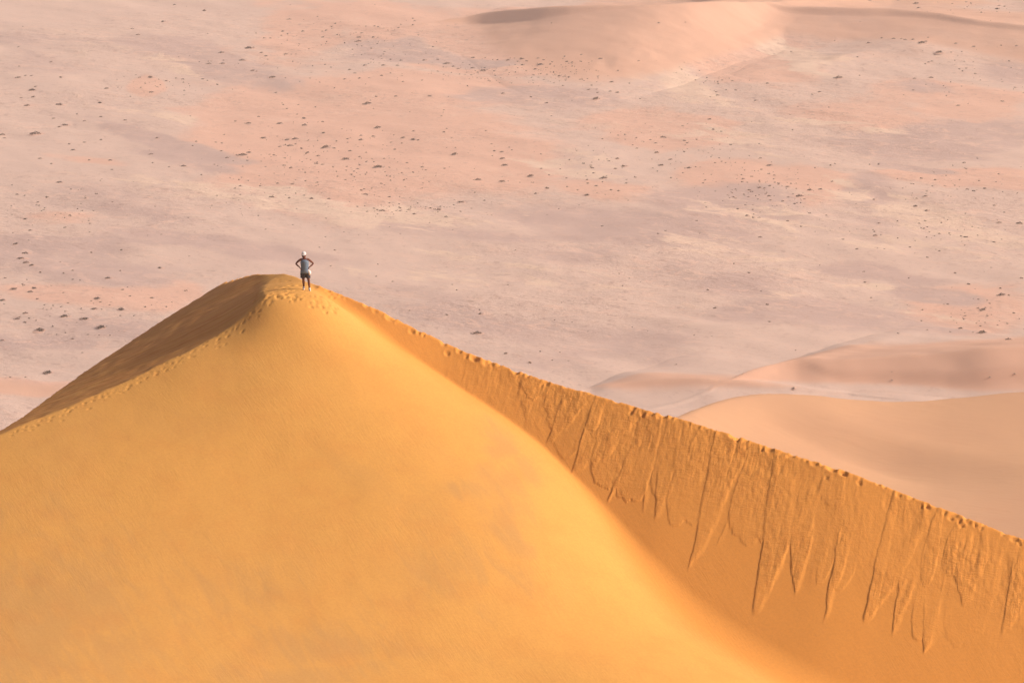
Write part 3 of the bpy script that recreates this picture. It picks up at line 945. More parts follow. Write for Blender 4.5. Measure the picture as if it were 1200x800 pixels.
# ---------------------------------------------------------------- shrubs of the plain
SHR = [
 (155,34,5),(22,78,4),(60,73,5),(21,91,7),(30,89,4),(37,89,5),(71,91,6),(42,102,5),(38,106,9),(25,115,5),(39,114,6),(32,124,8),(70,123,8),(117,121,7),(176,91,8),(170,98,4),(178,108,6),(165,103,4),(125,104,6),(192,26,7),(162,41,6),(159,88,3),(145,90,3),(195,95,5),
 (239,13,6),(204,6,5),(339,23,6),(310,45,5),(317,45,4),(291,57,10),(297,56,4),(306,62,5),(312,66,5),(335,64,6),(260,62,7),(245,75,6),(261,75,6),(238,93,5),(214,93,4),(206,92,4),(319,91,8),(296,83,6),(301,84,4),(284,71,8),(331,37,5),(337,40,4),(372,20,4),(355,37,5),(395,41,4),(393,28,4),(381,76,4),(362,58,4),(350,123,4),(332,123,4),(378,44,5),(383,36,5),
 (3,158,7),(5,162,5),(42,157,12),(69,149,6),(77,147,8),(63,139,5),(90,134,4),(99,142,5),(118,137,5),(118,164,5),(47,186,6),(60,192,5),(70,214,8),(86,176,6),(81,169,5),(99,167,5),(147,141,5),(105,188,5),(129,188,6),(131,199,4),(185,162,6),(177,181,6),(179,191,4),(198,196,4),(20,228,5),(44,237,5),(29,257,6),(55,231,5),(83,222,4),(109,247,4),(105,262,4),(132,237,4),
 (291,145,7),(328,145,8),(309,162,8),(303,137,5),(357,147,7),(356,139,7),(378,143,5),(379,156,6),(284,182,10),(291,179,7),(328,172,5),(346,163,8),(337,164,6),(340,171,8),(353,174,5),(360,179,6),(321,182,5),(384,173,11),(378,174,5),(392,174,5),(373,183,5),(371,192,6),(378,193,5),(341,197,6),(333,194,5),(266,185,6),(259,177,5),(253,167,4),(260,168,4),(226,171,4),(230,166,4),(215,195,7),(251,193,4),(325,215,5),(343,216,5),(305,218,4),(280,211,4),(319,231,7),(339,232,5),(365,233,6),(385,233,6),(356,229,5),(236,205,4),(281,218,5),(372,214,4),
 (35,270,6),(18,286,7),(30,297,8),(25,303,9),(31,308,8),(37,311,7),(6,326,5),(27,333,5),(17,339,8),(40,338,7),(36,342,7),(3,352,8),(71,307,3),(107,296,5),(142,293,5),(187,314,7),(126,326,8),(85,317,5),(75,343,5),(113,350,9),(111,362,8),(142,363,10),(152,347,5),(178,349,6),(141,370,4),(157,370,4),(30,367,7),(34,373,5),(20,374,7),(29,378,6),(75,371,10),(77,365,5),(98,374,11),(118,384,11),(47,387,12),(85,397,6),(3,399,6),(103,392,4),(116,393,4),(129,393,4),(80,355,4),(62,358,4),(55,437,11),(12,442,4),(30,442,4),
 (424,39,5),(421,44,6),(420,49,7),(437,44,5),(443,32,5),(435,57,5),(484,22,4),(486,25,4),(484,31,4),(467,33,4),(439,31,4),(450,77,7),(428,77,6),(466,77,5),(458,70,4),(470,71,5),(498,71,7),(513,70,5),(524,75,8),(531,78,5),(537,81,5),(554,68,6),(554,80,6),(567,83,7),(560,85,4),(579,84,4),(595,71,6),(583,71,4),(410,82,5),(416,86,5),(404,93,5),(447,89,5),(421,92,5),(472,96,4),(431,122,9),(464,113,5),(504,113,6),(590,110,6),(548,101,4),
 (612,70,7),(617,72,5),(613,77,6),(633,76,8),(631,69,5),(637,71,4),(662,67,4),(664,73,5),(670,74,4),(682,65,5),(704,70,6),(655,90,6),(662,90,5),(667,91,5),(628,82,6),(645,76,4),(693,101,4),(690,106,5),(699,105,4),(700,109,5),(699,117,9),(715,108,5),(723,109,6),(717,97,6),(622,114,5),(640,121,6),(660,101,4),(772,28,4),
 (840,108,5),(841,112,6),(837,107,3),(862,106,5),(841,96,4),(858,95,4),(886,118,5),(899,98,5),(960,108,6),(952,111,4),(983,92,9),(978,49,4),
 (1019,51,7),(1033,45,5),(1047,46,6),(1057,46,5),(1061,47,5),(1070,47,5),(1080,51,9),(1085,49,5),(1121,52,6),(1141,55,5),(1173,55,4),(1192,55,5),(1100,62,9),(1074,5,7),(1077,10,6),(1019,1,5),(1054,1,6),(1132,3,4),(1150,15,4),(1168,11,7),(1171,7,5),(1177,8,4),(1072,93,5),(1091,92,6),(1007,89,4),(1124,82,4),(1128,84,4),(1132,81,4),(1143,87,4),(1175,119,6),(1123,124,5),(1084,76,4),(1088,74,4),(1092,72,4),(1190,103,5),(1005,68,4),
 (443,150,8),(438,160,6),(423,164,7),(423,159,5),(407,163,4),(484,164,8),(473,162,7),(485,154,5),(459,167,5),(471,168,4),(410,177,6),(406,187,9),(422,184,5),(429,179,4),(419,198,5),(415,201,4),(443,196,11),(429,190,4),(477,191,4),(450,186,4),(533,181,8),(588,178,6),(589,186,7),(592,194,8),(579,177,5),(520,155,5),(523,151,4),(560,211,8),(589,213,8),(541,237,8),(428,228,7),(436,221,4),(456,231,5),(448,247,8),(430,248,5),(485,251,6),(469,244,5),(479,246,5),(514,246,7),(523,254,5),(504,244,5),(457,238,4),(495,196,5),(484,202,4),
 (733,158,5),(706,163,4),(777,161,7),(769,168,5),(762,164,4),(769,179,7),(746,174,5),(786,187,6),(774,194,8),(723,186,6),(732,195,8),(721,198,5),(694,197,6),(696,203,5),(708,209,8),(688,211,5),(689,215,5),(698,218,6),(623,207,9),(634,198,5),(641,221,7),(629,227,7),(687,229,8),(664,209,4),(677,223,4),(716,223,5),(725,224,5),(609,214,3),(600,176,4),
 (831,140,6),(836,152,5),(802,165,6),(902,194,8),(892,199,5),(807,197,7),(869,205,4),(871,210,5),(907,210,4),(908,214,4),(890,220,6),(896,221,5),(902,218,5),(923,219,6),(949,223,7),(961,222,6),(937,230,9),(931,239,6),(878,223,6),(862,222,4),(859,231,5),(901,230,6),(903,235,5),(917,236,5),(955,197,4),(973,194,5),(978,192,4),(865,245,5),(882,246,4),(876,253,6),(883,255,5),(890,255,4),(923,259,5),(850,191,4),(838,191,4),(877,231,4),(975,213,5),
 (1019,193,4),(1029,193,4),(1130,191,5),(1132,198,4),(1096,211,5),(1170,204,4),(1147,212,4),(1154,221,6),(1141,224,6),(1133,222,5),(1085,230,6),(1072,242,7),(1087,247,7),(1024,234,5),(1077,262,4),(1030,262,5),(1171,261,6),(1195,262,8),(1165,241,5),(1177,249,4),(1103,261,4),
 (1026,276,6),(1004,292,5),(1066,290,5),(1083,268,5),(1101,274,5),(1132,278,7),(1165,284,5),(1065,326,4),(1014,331,5),(1021,349,4),(1119,320,5),(1135,333,6),(1172,338,5),(1197,326,6),(1174,346,9),(1182,346,5),(1151,363,9),(1130,374,5),(1131,370,4),(1125,385,7),(1150,390,11),(1182,398,8),(1188,367,5),(1169,381,4),(1154,378,4),(1080,376,4),
 (460,330,4),(535,340,4),(564,368,7),(562,363,4),(559,391,10),(593,414,6),(621,425,6),(633,412,4),(524,369,5),(480,364,4),(650,375,4),(656,413,4),(771,274,5),(792,428,4),(441,324,4),(595,334,4),(647,422,4),
 (930,456,5),(829,340,5),(899,357,6),(901,377,5),(838,361,6),(860,309,4),(878,320,5),(891,278,6),(1189,440,4),(1160,446,4),(1045,448,4)]

SPECIAL = {
 (42,157): 'largest dark shrub on the upper left plain, wide low and dome shaped',
 (47,387): 'largest dark shrub of the lower left group, round on its pale sand mound',
 (118,384): 'broad dark shrub furthest right of the lower left group, beside the shaded dune slope',
 (98,374): 'long low dark shrub between the two biggest shrubs of the lower left plain',
 (55,437): 'single dark shrub just above the orange strip at the left edge',
 (142,363): 'compact very dark shrub lying furthest right on the lower left plain',
 (113,350): 'dark peaked shrub on the upper edge of the pink band left of the dune',
 (25,303): 'second from top of the close row of four shrubs near the left edge',
 (30,297): 'topmost of the close row of four shrubs near the left edge',
 (31,308): 'third from top of the close row of four shrubs near the left edge',
 (37,311): 'lowest of the close row of four shrubs near the left edge',
 (187,314): 'lone grey shrub on the bare plain left of the hiker',
 (70,214): 'lone dark shrub on bare ground below the upper left cluster',
 (291,57): 'widest dark shrub at the top left of centre, on grey ground',
 (284,182): 'large elongated shrub touching a smaller one where grey and orange ground meet',
 (384,173): 'widest dark shrub above the hiker, with a small shrub on each side',
 (443,196): 'wide flat dark shrub on the orange sand right of and above the hiker',
 (431,122): 'lone wide shrub in the middle of the upper orange sand',
 (633,76): 'darkest shrub in the dense belt of shrubs left of the cream patch',
 (699,117): 'long low shrub at the lower end of the belt left of the cream patch',
 (983,92): 'thin long dark shrub alone on the upper right plain',
 (1080,51): 'thick double shrub at the right end of the row at the far dune foot',
 (1019,51): 'dark shrub at the left end of the row at the far dune foot',
 (1100,62): 'long low shrub just under the row of shrubs at the far dune foot',
 (1150,390): 'largest dark shrub at the right edge, peaked, above the pink dune ridge',
 (1151,363): 'long streak shaped shrub near the right edge of the plain',
 (1125,385): 'small dark shrub just left of the largest shrub at the right edge',
 (559,391): 'pale low shrub closest above the long crest in the middle of the picture',
 (564,368): 'very dark small shrub on bare mauve ground above the long crest',
 (937,230): 'biggest dark shrub of the orange patch right of centre',
 (902,194): 'dark shrub alone on top of the orange patch right of centre',
 (541,237): 'dark hooked shrub alone on grey streaks right of the hiker',
 (771,274): 'single tiny shrub alone in the wide bare mauve ground right of centre',
}


def region(px, py):
    if py > 255 and px < 300:
        return 'the lower left plain beside the dune'
    if px > 780 and py > 255:
        return 'the right side of the plain above the pink ridge'
    if py > 255:
        return 'the bare middle ground above the long crest'
    row = 'upper' if py < 130 else 'middle'
    col = 'left' if px < 210 else 'left centre' if px < 420 else 'centre' if px < 660 else 'right centre' if px < 990 else 'right'
    return 'the %s %s of the plain' % (row, col)


def leaf_mat():
    t = NT('dry_shrub_leaves')
    n = t.noise(t.coord((6, 6, 6)), 1, 3, .6)
    return t.out(t.mix(t.ramp(n, .35, .65), (0.070, 0.042, 0.030), (0.13, 0.078, 0.052)))


def mound_mat():
    t = NT('mound_sand')
    n = t.noise(t.coord((3, 3, 3)), 1, 3, .6)
    return t.out(t.mix(t.ramp(n, .35, .7), (0.60, 0.40, 0.32), (0.52, 0.35, 0.285)))


M_LEAF = leaf_mat()
M_MOUND = mound_mat()


def shrub_mesh(seed):
    r = random.Random(seed)
    bm = bmesh.new()
    lobes = [(r.uniform(-.30, .30), r.uniform(-.2, .2), r.uniform(.15, .28)) for _ in range(r.randint(3, 5))] + [(0, 0, .30)]
    for _ in range(150):
        lx, ly, lr = r.choice(lobes)
        a, b = r.uniform(0, 6.28), math.acos(r.uniform(0, 1))
        rr = lr * r.uniform(.55, 1.12)
        c = Vector((lx + rr * math.sin(b) * math.cos(a), ly + rr * math.sin(b) * math.sin(a), .02 + rr * 1.05 * math.cos(b)))
        s = r.uniform(.035, .085)
        u = Vector((r.gauss(0, 1), r.gauss(0, 1), r.gauss(0, 1))).normalized()
        v = u.cross(Vector((r.gauss(0, 1), r.gauss(0, 1), r.gauss(0, 1)))).normalized()
        bm.faces.new([bm.verts.new(c + u * s), bm.verts.new(c - u * s * .6 + v * s), bm.verts.new(c - u * s * .6 - v * s)])
    me = bpy.data.meshes.new('desert_shrub')
    bm.to_mesh(me)
    bm.free()
    me.materials.append(M_LEAF)
    return me


def mound_mesh(seed):
    r = random.Random(seed)
    bm = bmesh.new()
    rings = []
    ph = [r.uniform(0, 6.28) for _ in range(3)]
    for k, (f, h) in enumerate([(1, -.05), (.8, .01), (.5, .065), (.22, .095)]):
        row = []
        for i in range(12):
            a = i / 12 * 2 * math.pi
            w = 1 + .15 * math.sin(2 * a + ph[0]) + .08 * math.sin(3 * a + ph[1])
            row.append(bm.verts.new((.12 + .68 * f * w * math.cos(a), .06 + .62 * f * w * math.sin(a), h)))
        rings.append(row)
    top = bm.verts.new((.14, .06, .10))
    for a, b in zip(rings, rings[1:]):
        for i in range(12):
            bm.faces.new([a[i], a[(i + 1) % 12], b[(i + 1) % 12], b[i]])
    for i in range(12):
        bm.faces.new([rings[-1][i], rings[-1][(i + 1) % 12], top])
    me = bpy.data.meshes.new('sand_mound')
    bm.to_mesh(me)
    bm.free()
    for p in me.polygons:
        p.use_smooth = True
    me.materials.append(M_MOUND)
    return me


SM = [shrub_mesh(100 + i) for i in range(7)]
MM = [mound_mesh(200 + i) for i in range(4)]


def ground_at(px, py):
    """where the line of sight first meets the plain or a far dune"""
    dx, dz = ray(px, py)
    y = PLAIN / dz
    for _ in range(4):
        y = plain_h(dx * y, y) / dz
    best = (dx * y, y, plain_h(dx * y, y))
    for (ax, ay, az_) in far_tops:
        yy = ay[(ay > ay[0] + 1) & (ay < y + 60)]
        if len(yy) < 3:
            continue
        ii = np.clip(np.round((dx * yy - ax[0]) / (ax[1] - ax[0])).astype(int), 0, len(ax) - 1)
        ok = (dx * yy > ax[0]) & (dx * yy < ax[-1])
        jj = np.clip(np.round((yy - ay[0]) / (ay[1] - ay[0])).astype(int), 0, len(ay) - 1)
        above = ok & (az_[jj, ii] > dz * yy)
        if above.any():
            k = int(np.argmax(above))
            if yy[k] < best[1]:
                best = (float(dx * yy[k]), float(yy[k]), float(az_[jj[k], ii[k]]))
    return best


SHORT = {(42,157): 'the largest upper left shrub', (47,387): 'the largest shrub of the lower left group', (118,384): 'the broad shrub beside the shaded dune slope',
 (142,363): 'the rightmost dark shrub of the lower left plain', (113,350): 'the peaked shrub left of the dune', (70,214): 'the lone shrub below the upper left cluster',
 (291,57): 'the widest shrub at top left of centre', (284,182): 'the elongated shrub where grey meets orange ground', (384,173): 'the widest shrub above the hiker',
 (443,196): 'the wide flat shrub above right of the hiker', (431,122): 'the lone wide shrub on the upper orange sand', (633,76): 'the darkest shrub left of the cream patch',
 (699,117): 'the long shrub ending the upper belt', (983,92): 'the thin long shrub on the upper right', (1080,51): 'the double shrub at the far dune foot', (1150,390): 'the largest shrub at the right edge',
 (1151,363): 'the streak shaped shrub near the right edge', (937,230): 'the biggest shrub of the orange patch', (902,194): 'the lone shrub topping the orange patch',
 (541,237): 'the hooked shrub right of the hiker', (564,368): 'the very dark small shrub above the crest', (187,314): 'the lone grey shrub left of the hiker', (25,303): 'the row of four at the left edge',
 (1100,62): 'the low shrub under the far dune foot row', (771,274): 'the lone tiny shrub on bare mauve ground'}
used_labels = {}


def near_label(px, py, reg):
    b = min(SHORT, key=lambda q: math.hypot(q[0] - px, (q[1] - py) * 1.5))
    d_ = math.hypot(b[0] - px, (b[1] - py) * 1.5)
    hx = '' if abs(px - b[0]) < .4 * abs(py - b[1]) else ('left' if px < b[0] else 'right')
    hy = '' if abs(py - b[1]) < .4 * abs(px - b[0]) else ('above' if py < b[1] else 'below')
    where = (hy + ' ' + hx).strip() if hy else hx + ' of'
    if hy and hx:
        where += ' of'
    far = 'just ' if d_ < 9 else 'close ' if d_ < 16 else 'a little way ' if d_ < 28 else 'some way ' if d_ < 48 else 'far ' if d_ < 75 else 'very far '
    if d_ > 100:
        return 'small dark shrub alone on ' + reg, 'small shrubs standing apart on ' + reg
    return 'small dark shrub ' + far + where + ' ' + SHORT[b], 'small shrubs around ' + SHORT[b]


rs = random.Random(9)
items = []
for (px, py, w) in SHR:
    x, y, z = ground_at(px, py)
    dist = y / cT
    items.append((w, x, y, z, w * 0.98 * (w / 6.0) ** .35 * math.hypot(y, z) / F_PX, px, py))
items.sort(key=lambda q: -(q[0] + (100 if (q[5], q[6]) in SPECIAL else 0)))
shrub_objs = []
for n_, (w, x, y, z, size, px, py) in enumerate(items[:296]):
    o = bpy.data.objects.new('desert_shrub', SM[rs.randrange(7)])
    C.objects.link(o)
    o.location = (x, y, z - .05)
    o.rotation_euler = (0, 0, rs.uniform(-.5, .5))
    o.scale = (size * 1.1, size * rs.uniform(.9, 1.3), size * rs.uniform(.55, .85))
    o['category'] = 'shrub'
    shrub_objs.append((px, py, o))
    sp = SPECIAL.get((px, py))
    if sp:
        o['label'] = sp
    else:
        reg = region(px, py)
        o['label'], o['group'] = near_label(px, py, reg)
    m = bpy.data.objects.new('sand_mound', MM[rs.randrange(4)])
    C.objects.link(m)
    m.parent = o

ORD = ['leftmost', 'second from left', 'third from left', 'fourth from left', 'fifth from left', 'sixth from left', 'seventh from left', 'eighth from left', 'ninth from left', 'tenth from left', '11th from left', '12th from left', '13th from left', '14th from left', '15th from left', '16th from left']
same = {}
for px, py, o in shrub_objs:
    same.setdefault(o['label'], []).append((px, py, o))
for lb, L_ in same.items():
    L_.sort(key=lambda q: (q[0], q[1]))
    for i_, (px, py, o) in enumerate(L_):
        t_ = lb
        if len(L_) > 1:
            t_ = ORD[min(i_, 15)] + ' of the ' + lb.replace('small dark shrub ', 'shrubs ', 1)
        if len(t_.split()) > 16:
            t_ = t_.replace('small dark shrub', 'shrub').replace(' of the plain above', ' above').replace('standing ', '')
        if len(t_.split()) > 16:
            t_ = t_.replace('a little way ', 'near, ').replace('some way ', 'off ').replace('very far ', 'far off ').replace(' from left of the ', ' of ')
        while len(t_.split()) > 16 and ' the ' in t_:
            t_ = t_.replace(' the ', ' ', 1)
        o['label'] = t_
        if len(t_.split()) > 16:
            print('LONG', t_)

# the rest, and the countless tufts, as one mass
bm_v, bm_f, mv_v, mv_f = [], [], [], []


def add_inst(me, V, Fc, x, y, z, sx, sy, sz, rot):
    b = len(V)
    c, s_ = math.cos(rot), math.sin(rot)
    for v in me.vertices:
        vx, vy, vz = v.co.x * sx, v.co.y * sy, v.co.z * sz
        V.append((x + vx * c - vy * s_, y + vx * s_ + vy * c, z + vz))
    for p in me.polygons:
        Fc.append([b + i for i in p.vertices])


def tuft_mesh(seed):
    r = random.Random(seed)
    bm = bmesh.new()
    for _ in range(14):
        a = r.uniform(0, 6.28)
        q = r.uniform(0, .4)
        c = Vector((q * math.cos(a), q * math.sin(a), r.uniform(.02, .3)))
        u = Vector((r.gauss(0, 1), r.gauss(0, 1), r.gauss(0, 1))).normalized() * r.uniform(.12, .25)
        v = Vector((r.gauss(0, 1), r.gauss(0, 1), r.gauss(0, 1))).normalized() * r.uniform(.12, .25)
        bm.faces.new([bm.verts.new(c + u), bm.verts.new(c - u * .5 + v), bm.verts.new(c - u * .5 - v)])
    me = bpy.data.meshes.new('tuft')
    bm.to_mesh(me)
    bm.free()
    return me


TM = [tuft_mesh(i) for i in range(5)]
for (w, x, y, z, size, px, py) in items[296:]:
    add_inst(SM[rs.randrange(7)], bm_v, bm_f, x, y, z - .04, size * 1.1, size, size * .85, rs.uniform(0, 6))
    add_inst(MM[rs.randrange(4)], mv_v, mv_f, x, y, z - .04, size * 1.1, size, size * .85, 0)
# tufts cluster around the shrubs and in the stony belts
belts = [(90, 360, 100, 40, 60), (60, 245, 70, 25, 50), (345, 190, 90, 55, 170), (470, 200, 90, 60, 120), (490, 245, 60, 8, 50), (600, 85, 100, 14, 160), (440, 60, 50, 35, 80),
         (330, 60, 70, 40, 80), (720, 190, 70, 30, 70), (900, 225, 70, 25, 110), (830, 180, 60, 30, 70), (1120, 215, 80, 25, 60), (1130, 90, 80, 30, 60), (1150, 10, 60, 10, 30),
         (1140, 370, 60, 25, 40), (200, 100, 60, 12, 50), (1080, 275, 110, 20, 60), (660, 85, 40, 10, 60), (600, 220, 600, 200, 220), (830, 95, 40, 12, 40)]
for (cx, cy, rx, ry, n) in belts:
    for _ in range(n):
        px, py = cx + rs.gauss(0, rx * .6), cy + rs.gauss(0, ry * .6)
        if not (-60 < px < 1260 and -8 < py < 445):
            continue
        x, y, z = ground_at(px, py)
        size = rs.choice([.35, .45, .55, .7, .9]) * rs.uniform(.8, 1.3)
        add_inst(TM[rs.randrange(5)], bm_v, bm_f, x, y, z - .02, size * 1.3, size, size * .8, rs.uniform(0, 6))
for nm, V, Fc, mt, lb in (('desert_scrub', bm_v, bm_f, M_LEAF, 'tiny dark tufts of dry scrub sprinkled over the whole plain'), ('sand_hummocks', mv_v, mv_f, M_MOUND, 'low pale sand hummocks under the smallest tufts of the plain')):
    me = bpy.data.meshes.new(nm)
    me.from_pydata(V, [], Fc)
    me.materials.append(mt)
    o = bpy.data.objects.new(nm, me)
    C.objects.link(o)
    o['kind'] = 'stuff'
    o['label'] = lb
    o['category'] = 'ground cover'


# ---------------------------------------------------------------- the hiker on the summit
def flat_mat(name, col, rough=.85, nz=.12):
    t = NT(name, rough)
    n = t.noise(t.coord((14, 14, 14)), 1, 3, .6)
    d = tuple(c * (1 - nz * 2) for c in col)
    return t.out(t.mix(n, d, col))


M_SKIN = flat_mat('sunburnt_skin', (0.14, 0.052, 0.036), .6, .05)
M_SHIRT = flat_mat('pale_blue_cloth', (0.15, 0.22, 0.31))
M_WHITE = flat_mat('white_cloth', (0.80, 0.80, 0.80))
M_SHORT = flat_mat('dark_grey_cloth', (0.05, 0.05, 0.065))
M_HAIR = flat_mat('dark_brown_hair', (0.035, 0.02, 0.012))
M_SHOE = flat_mat('white_shoe', (0.72, 0.70, 0.68))
M_SOLE = flat_mat('dark_shoe_upper', (0.06, 0.05, 0.05))

fx_, fy_ = foot[0] - 0.03, foot[1]
gz = float(dune_z(np.array([fx_]), np.array([fy_]), True)[0])
gl = float(dune_z(np.array([fx_ - .04]), np.array([fy_ - .04]), True)[0])
gr = float(dune_z(np.array([fx_ + .2]), np.array([fy_ - .12]), True)[0])
hiker = bpy.data.objects.new('person', None)
C.objects.link(hiker)
hiker.location = (fx_, fy_, min(gl, gr) + .02)
hiker.rotation_euler = (0, 0, rad(4))
hiker['label'] = 'hiker in white cap, blue top and dark shorts, hands on hips on the summit'
hiker['category'] = 'person'
LZ = gl - min(gl, gr)
RZ = gr - min(gl, gr)


def skin_obj(name, verts, edges, root, mat, sub=2):
    bm = bmesh.new()
    ly = bm.verts.layers.skin.verify()
    bv = []
    for (x, y, z, rx, ry) in verts:
        v = bm.verts.new((x, y, z))
        v[ly].radius = (rx, ry)
        bv.append(v)
    bv[root][ly].use_root = True
    for a, b in edges:
        bm.edges.new((bv[a], bv[b]))
    me = bpy.data.meshes.new(name)
    bm.to_mesh(me)
    bm.free()
    me.materials.append(mat)
    o = bpy.data.objects.new(name, me)
    C.objects.link(o)
    o.parent = hiker
    sk_ = o.modifiers.new('skin', 'SKIN')
    sk_.use_smooth_shade = True
    sb = o.modifiers.new('subdivision', 'SUBSURF')
    sb.levels = sub
    sb.render_levels = sub
    return o


V, E = [], []


def jv(x, y, z, rx, ry=None, link=None):
    V.append((x, y, z, rx, ry or rx))
    if link is not None:
        E.append((link, len(V) - 1))
    return len(V) - 1


pel = jv(.02, 0, .90, .145, .10)
wai = jv(.015, 0, 1.06, .125, .095, pel)
che = jv(.005, 0, 1.24, .140, .092, wai)
upc = jv(0, .0, 1.36, .115, .07, che)
nek = jv(-.005, -.005, 1.455, .052, .052, upc)
hd1 = jv(-.015, -.015, 1.535, .070, .080, nek)
hd2 = jv(-.02, -.012, 1.60, .078, .092, hd1)
hd3 = jv(-.02, -.005, 1.665, .060, .072, hd2)
nose = jv(-.022, -.115, 1.575, .014, .014, hd2)
for sgn in (-1, 1):
    ear = jv(-.02 + sgn * .088, .0, 1.575, .014, .02, hd2)
    sh = jv(sgn * .165, .0, 1.385, .060, .058, upc)
    ux = (-.375 if sgn < 0 else .395)
    mid = jv(sgn * .28, .035, 1.285, .048, .048, sh)
    el_ = jv(ux, .07, 1.175, .040, .040, mid)
    fm = jv(ux * .80, .02, 1.11, .037, .037, el_)
    wr_ = jv(sgn * .205, -.045, 1.035, .026, .024, fm)
    pm = jv(sgn * .175, -.075, .99, .030, .020, wr_)
    for k in range(4):
        f1 = jv(sgn * (.160 - .012 * k), -.108 + .010 * k, .975 - .018 * k, .0095, .0095, pm)
        f2 = jv(sgn * (.135 - .020 * k), -.128 + .004 * k, .965 - .020 * k, .0085, .0085, f1)
        jv(sgn * (.110 - .024 * k), -.134 + .002 * k, .958 - .022 * k, .0075, .0075, f2)
    t1 = jv(sgn * .195, -.035, .985, .011, .011, pm)
    jv(sgn * .19, .005, .975, .009, .009, t1)
    if sgn < 0:
        hip = jv(-.075, 0, .83, .098, .10, pel)
        th = jv(-.07, -.005, .66, .085, .09, hip)
        kn = jv(-.055, -.015, .47, .058, .06, th)
        ca = jv(-.05, .01, .33, .055, .058, kn)
        an = jv(-.04, .01, .09 + LZ, .035, .038, ca)
        he = jv(-.04, .0, .045 + LZ, .036, .04, an)
        jv(-.05, -.14, .035 + LZ, .034, .024, he)
    else:
        hip = jv(.115, 0, .83, .098, .10, pel)
        th = jv(.14, -.02, .66, .085, .09, hip)
        kn = jv(.17, -.06, .47, .058, .06, th)
        ca = jv(.185, -.06, .33, .055, .058, kn)
        an = jv(.205, -.085, .09 + RZ, .035, .038, ca)
        he = jv(.205, -.095, .045 + RZ, .036, .04, an)
        jv(.225, -.23, .035 + RZ, .034, .024, he)
skin_obj('body', V, E, pel, M_SKIN)


def loft(name, rings, mat, closed_top=False, thick=.006, n=24, parent=None):
    """rings: (cx, cy, z, rx, ry) or a function of the angle"""
    bm = bmesh.new()
    rows = []
    for rg in rings:
        cx, cy, z, rx, ry = rg[:5]
        tilt = rg[5] if len(rg) > 5 else 0
        fold = rg[6] if len(rg) > 6 else 0
        row = []
        for i in range(n):
            a_ = i / n * 2 * math.pi
            f_ = 1 + fold * math.sin(6 * a_ + z * 9)
            row.append(bm.verts.new((cx + rx * f_ * math.cos(a_), cy + ry * f_ * math.sin(a_), z + tilt * math.cos(a_))))
        rows.append(row)
    for p, q in zip(rows, rows[1:]):
        for i in range(n):
            bm.faces.new([p[i], p[(i + 1) % n], q[(i + 1) % n], q[i]])
    if closed_top:
        bm.faces.new(rows[-1])
    me = bpy.data.meshes.new(name)
    bm.to_mesh(me)
    bm.free()
    for p in me.polygons:
        p.use_smooth = True
    me.materials.append(mat)
    o = bpy.data.objects.new(name, me)
    C.objects.link(o)
    o.parent = parent or hiker
    so = o.modifiers.new('thickness', 'SOLIDIFY')
    so.thickness = thick
    so.offset = 1
    return o


loft('tank_top', [(.02, 0, .78, .195, .170, .01, .05), (.02, 0, .88, .190, .165, 0, .04), (.018, 0, .97, .175, .150, 0, .02), (.015, 0, 1.06, .165, .140), (.008, 0, 1.16, .170, .145),
                  (.005, 0, 1.25, .178, .150), (.002, 0, 1.32, .162, .135), (0, 0, 1.385, .115, .105)], M_SHIRT)
for sgn in (-1, 1):
    loft('strap', [(sgn * .085, -.005, 1.36, .030, .085), (sgn * .088, -.003, 1.40, .026, .070), (sgn * .088, 0, 1.432, .018, .045)], M_SHIRT, True, n=12)
# shorts: waist piece and two legs in one mesh
bm_s = [(.02, 0, .90, .180, .150), (.02, 0, .80, .190, .155), (.02, 0, .745, .186, .150)]
sh_ = loft('shorts', bm_s[::-1], M_SHORT, n=24)
loft('short_leg', [(-.072, -.003, .565, .104, .112), (-.075, 0, .66, .104, .112), (-.078, 0, .77, .104, .112)], M_SHORT, n=18)
loft('short_leg', [(.150, -.028, .565, .104, .112), (.138, -.018, .66, .104, .112), (.118, 0, .77, .104, .112)], M_SHORT, n=18)
# white jacket knotted at the hip, hanging to the picture's right
loft('tied_jacket', [(.205, -.05, .70, .035, .05, 0, .2), (.215, -.055, .76, .060, .075, 0, .15), (.20, -.05, .84, .062, .080, 0, .12), (.18, -.06, .90, .045, .06, 0, .1), (.15, -.08, .94, .02, .02)], M_WHITE, True, n=18)
# hair, cap, brim
loft('hair', [(-.02, .025, 1.47, .060, .050), (-.02, .02, 1.52, .080, .078), (-.02, .015, 1.58, .090, .092), (-.02, .01, 1.63, .090, .096)], M_HAIR, n=20)
cap = loft('cap', [(-.02, -.005, 1.615, .096, .108), (-.02, -.005, 1.66, .094, .105), (-.02, -.003, 1.70, .075, .085), (-.02, 0, 1.722, .040, .045), (-.02, 0, 1.728, .006, .006)], M_WHITE, True, n=20)
bm = bmesh.new()
pts_t = []
for i in range(9):
    a_ = math.pi + i / 8 * math.pi
    pts_t.append((-.02 + .088 * math.cos(a_), -.06 + .115 * math.sin(a_)))
lo = [bm.verts.new((x, y, 1.610 + .12 * (y + .06))) for x, y in pts_t]
hi = [bm.verts.new((x, y, 1.620 + .12 * (y + .06))) for x, y in pts_t]
bm.faces.new(lo)
bm.faces.new(hi[::-1])
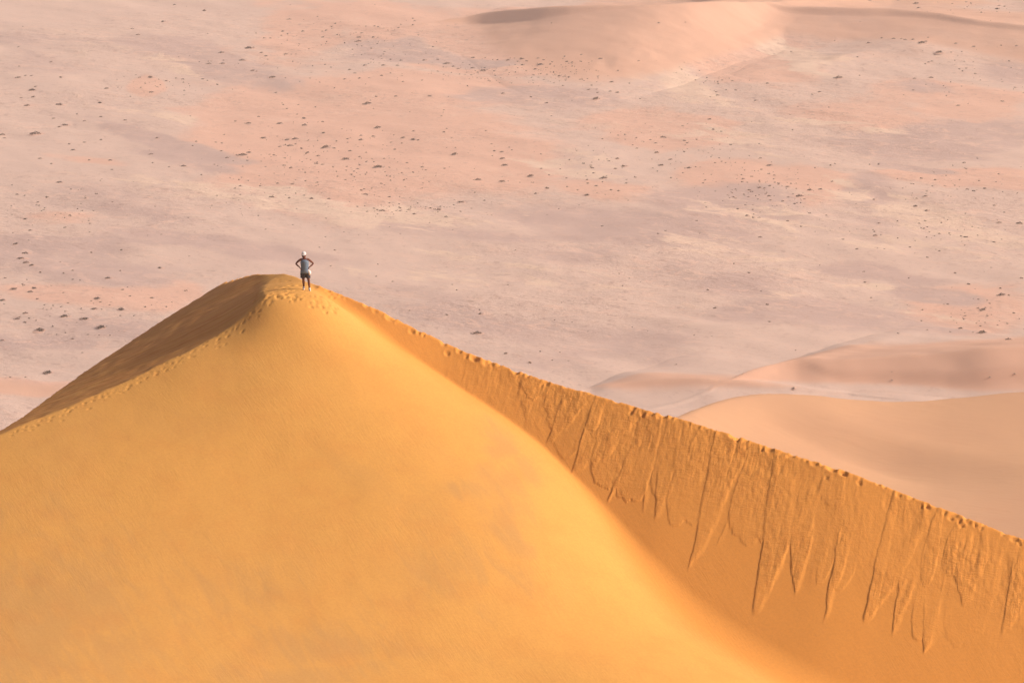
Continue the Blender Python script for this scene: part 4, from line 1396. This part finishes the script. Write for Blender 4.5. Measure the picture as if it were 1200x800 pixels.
for i in range(9):
    j = (i + 1) % 9
    bm.faces.new([lo[i], hi[i], hi[j], lo[j]])
me = bpy.data.meshes.new('cap_brim')
bm.to_mesh(me)
bm.free()
me.materials.append(M_WHITE)
o = bpy.data.objects.new('brim', me)
C.objects.link(o)
o.parent = cap
for (sx, sy, sz, tx, ty) in ((-.04, .02, LZ, -.055, -.17), (.205, -.075, RZ, .232, -.265)):
    skin_obj('shoe', [(sx, sy, .055 + sz, .050, .055), (sx, sy - .03, .035 + sz, .048, .040), ((sx + tx) / 2, (sy + ty) / 2 - .01, .035 + sz, .048, .034), (tx, ty, .030 + sz, .042, .028)],
             [(0, 1), (1, 2), (2, 3)], 1, M_SHOE, 1)
    loft('sock', [(sx, sy, .05 + sz, .046, .048), (sx, sy, .12 + sz, .044, .046)], M_WHITE, n=14)
# eyes and mouth, small darker inlays on the face
for (ex, ez, w_, h_, nm) in ((-.048, 1.592, .012, .006, 'eye'), (.008, 1.592, .012, .006, 'eye'), (-.021, 1.535, .022, .005, 'mouth')):
    loft(nm, [(ex, -.092, ez - h_, w_ * .5, .012), (ex, -.095, ez, w_, .014), (ex, -.092, ez + h_, w_ * .5, .012)], M_HAIR if nm == 'eye' else M_SKIN, True, n=8, thick=.001)

# ---------------------------------------------------------------- air
hz = bpy.data.materials.new('haze')
hz.use_nodes = True
hn = hz.node_tree.nodes
hn.clear()
ho = hn.new('ShaderNodeOutputMaterial')
pv = hn.new('ShaderNodeVolumePrincipled')
pv.inputs['Color'].default_value = (1.0, 0.96, 0.93, 1)
pv.inputs['Density'].default_value = 0.00016
pv.inputs['Anisotropy'].default_value = 0.1
hz.node_tree.links.new(pv.outputs[0], ho.inputs['Volume'])
bm = bmesh.new()
bmesh.ops.create_cube(bm, size=1.0)
me = bpy.data.meshes.new('haze')
bm.to_mesh(me)
bm.free()
me.materials.append(hz)
hb = bpy.data.objects.new('haze', me)
C.objects.link(hb)
hb.scale = (42000, 42000, 312)
hb.location = (0, 6000, -150)
hb['kind'] = 'stuff'
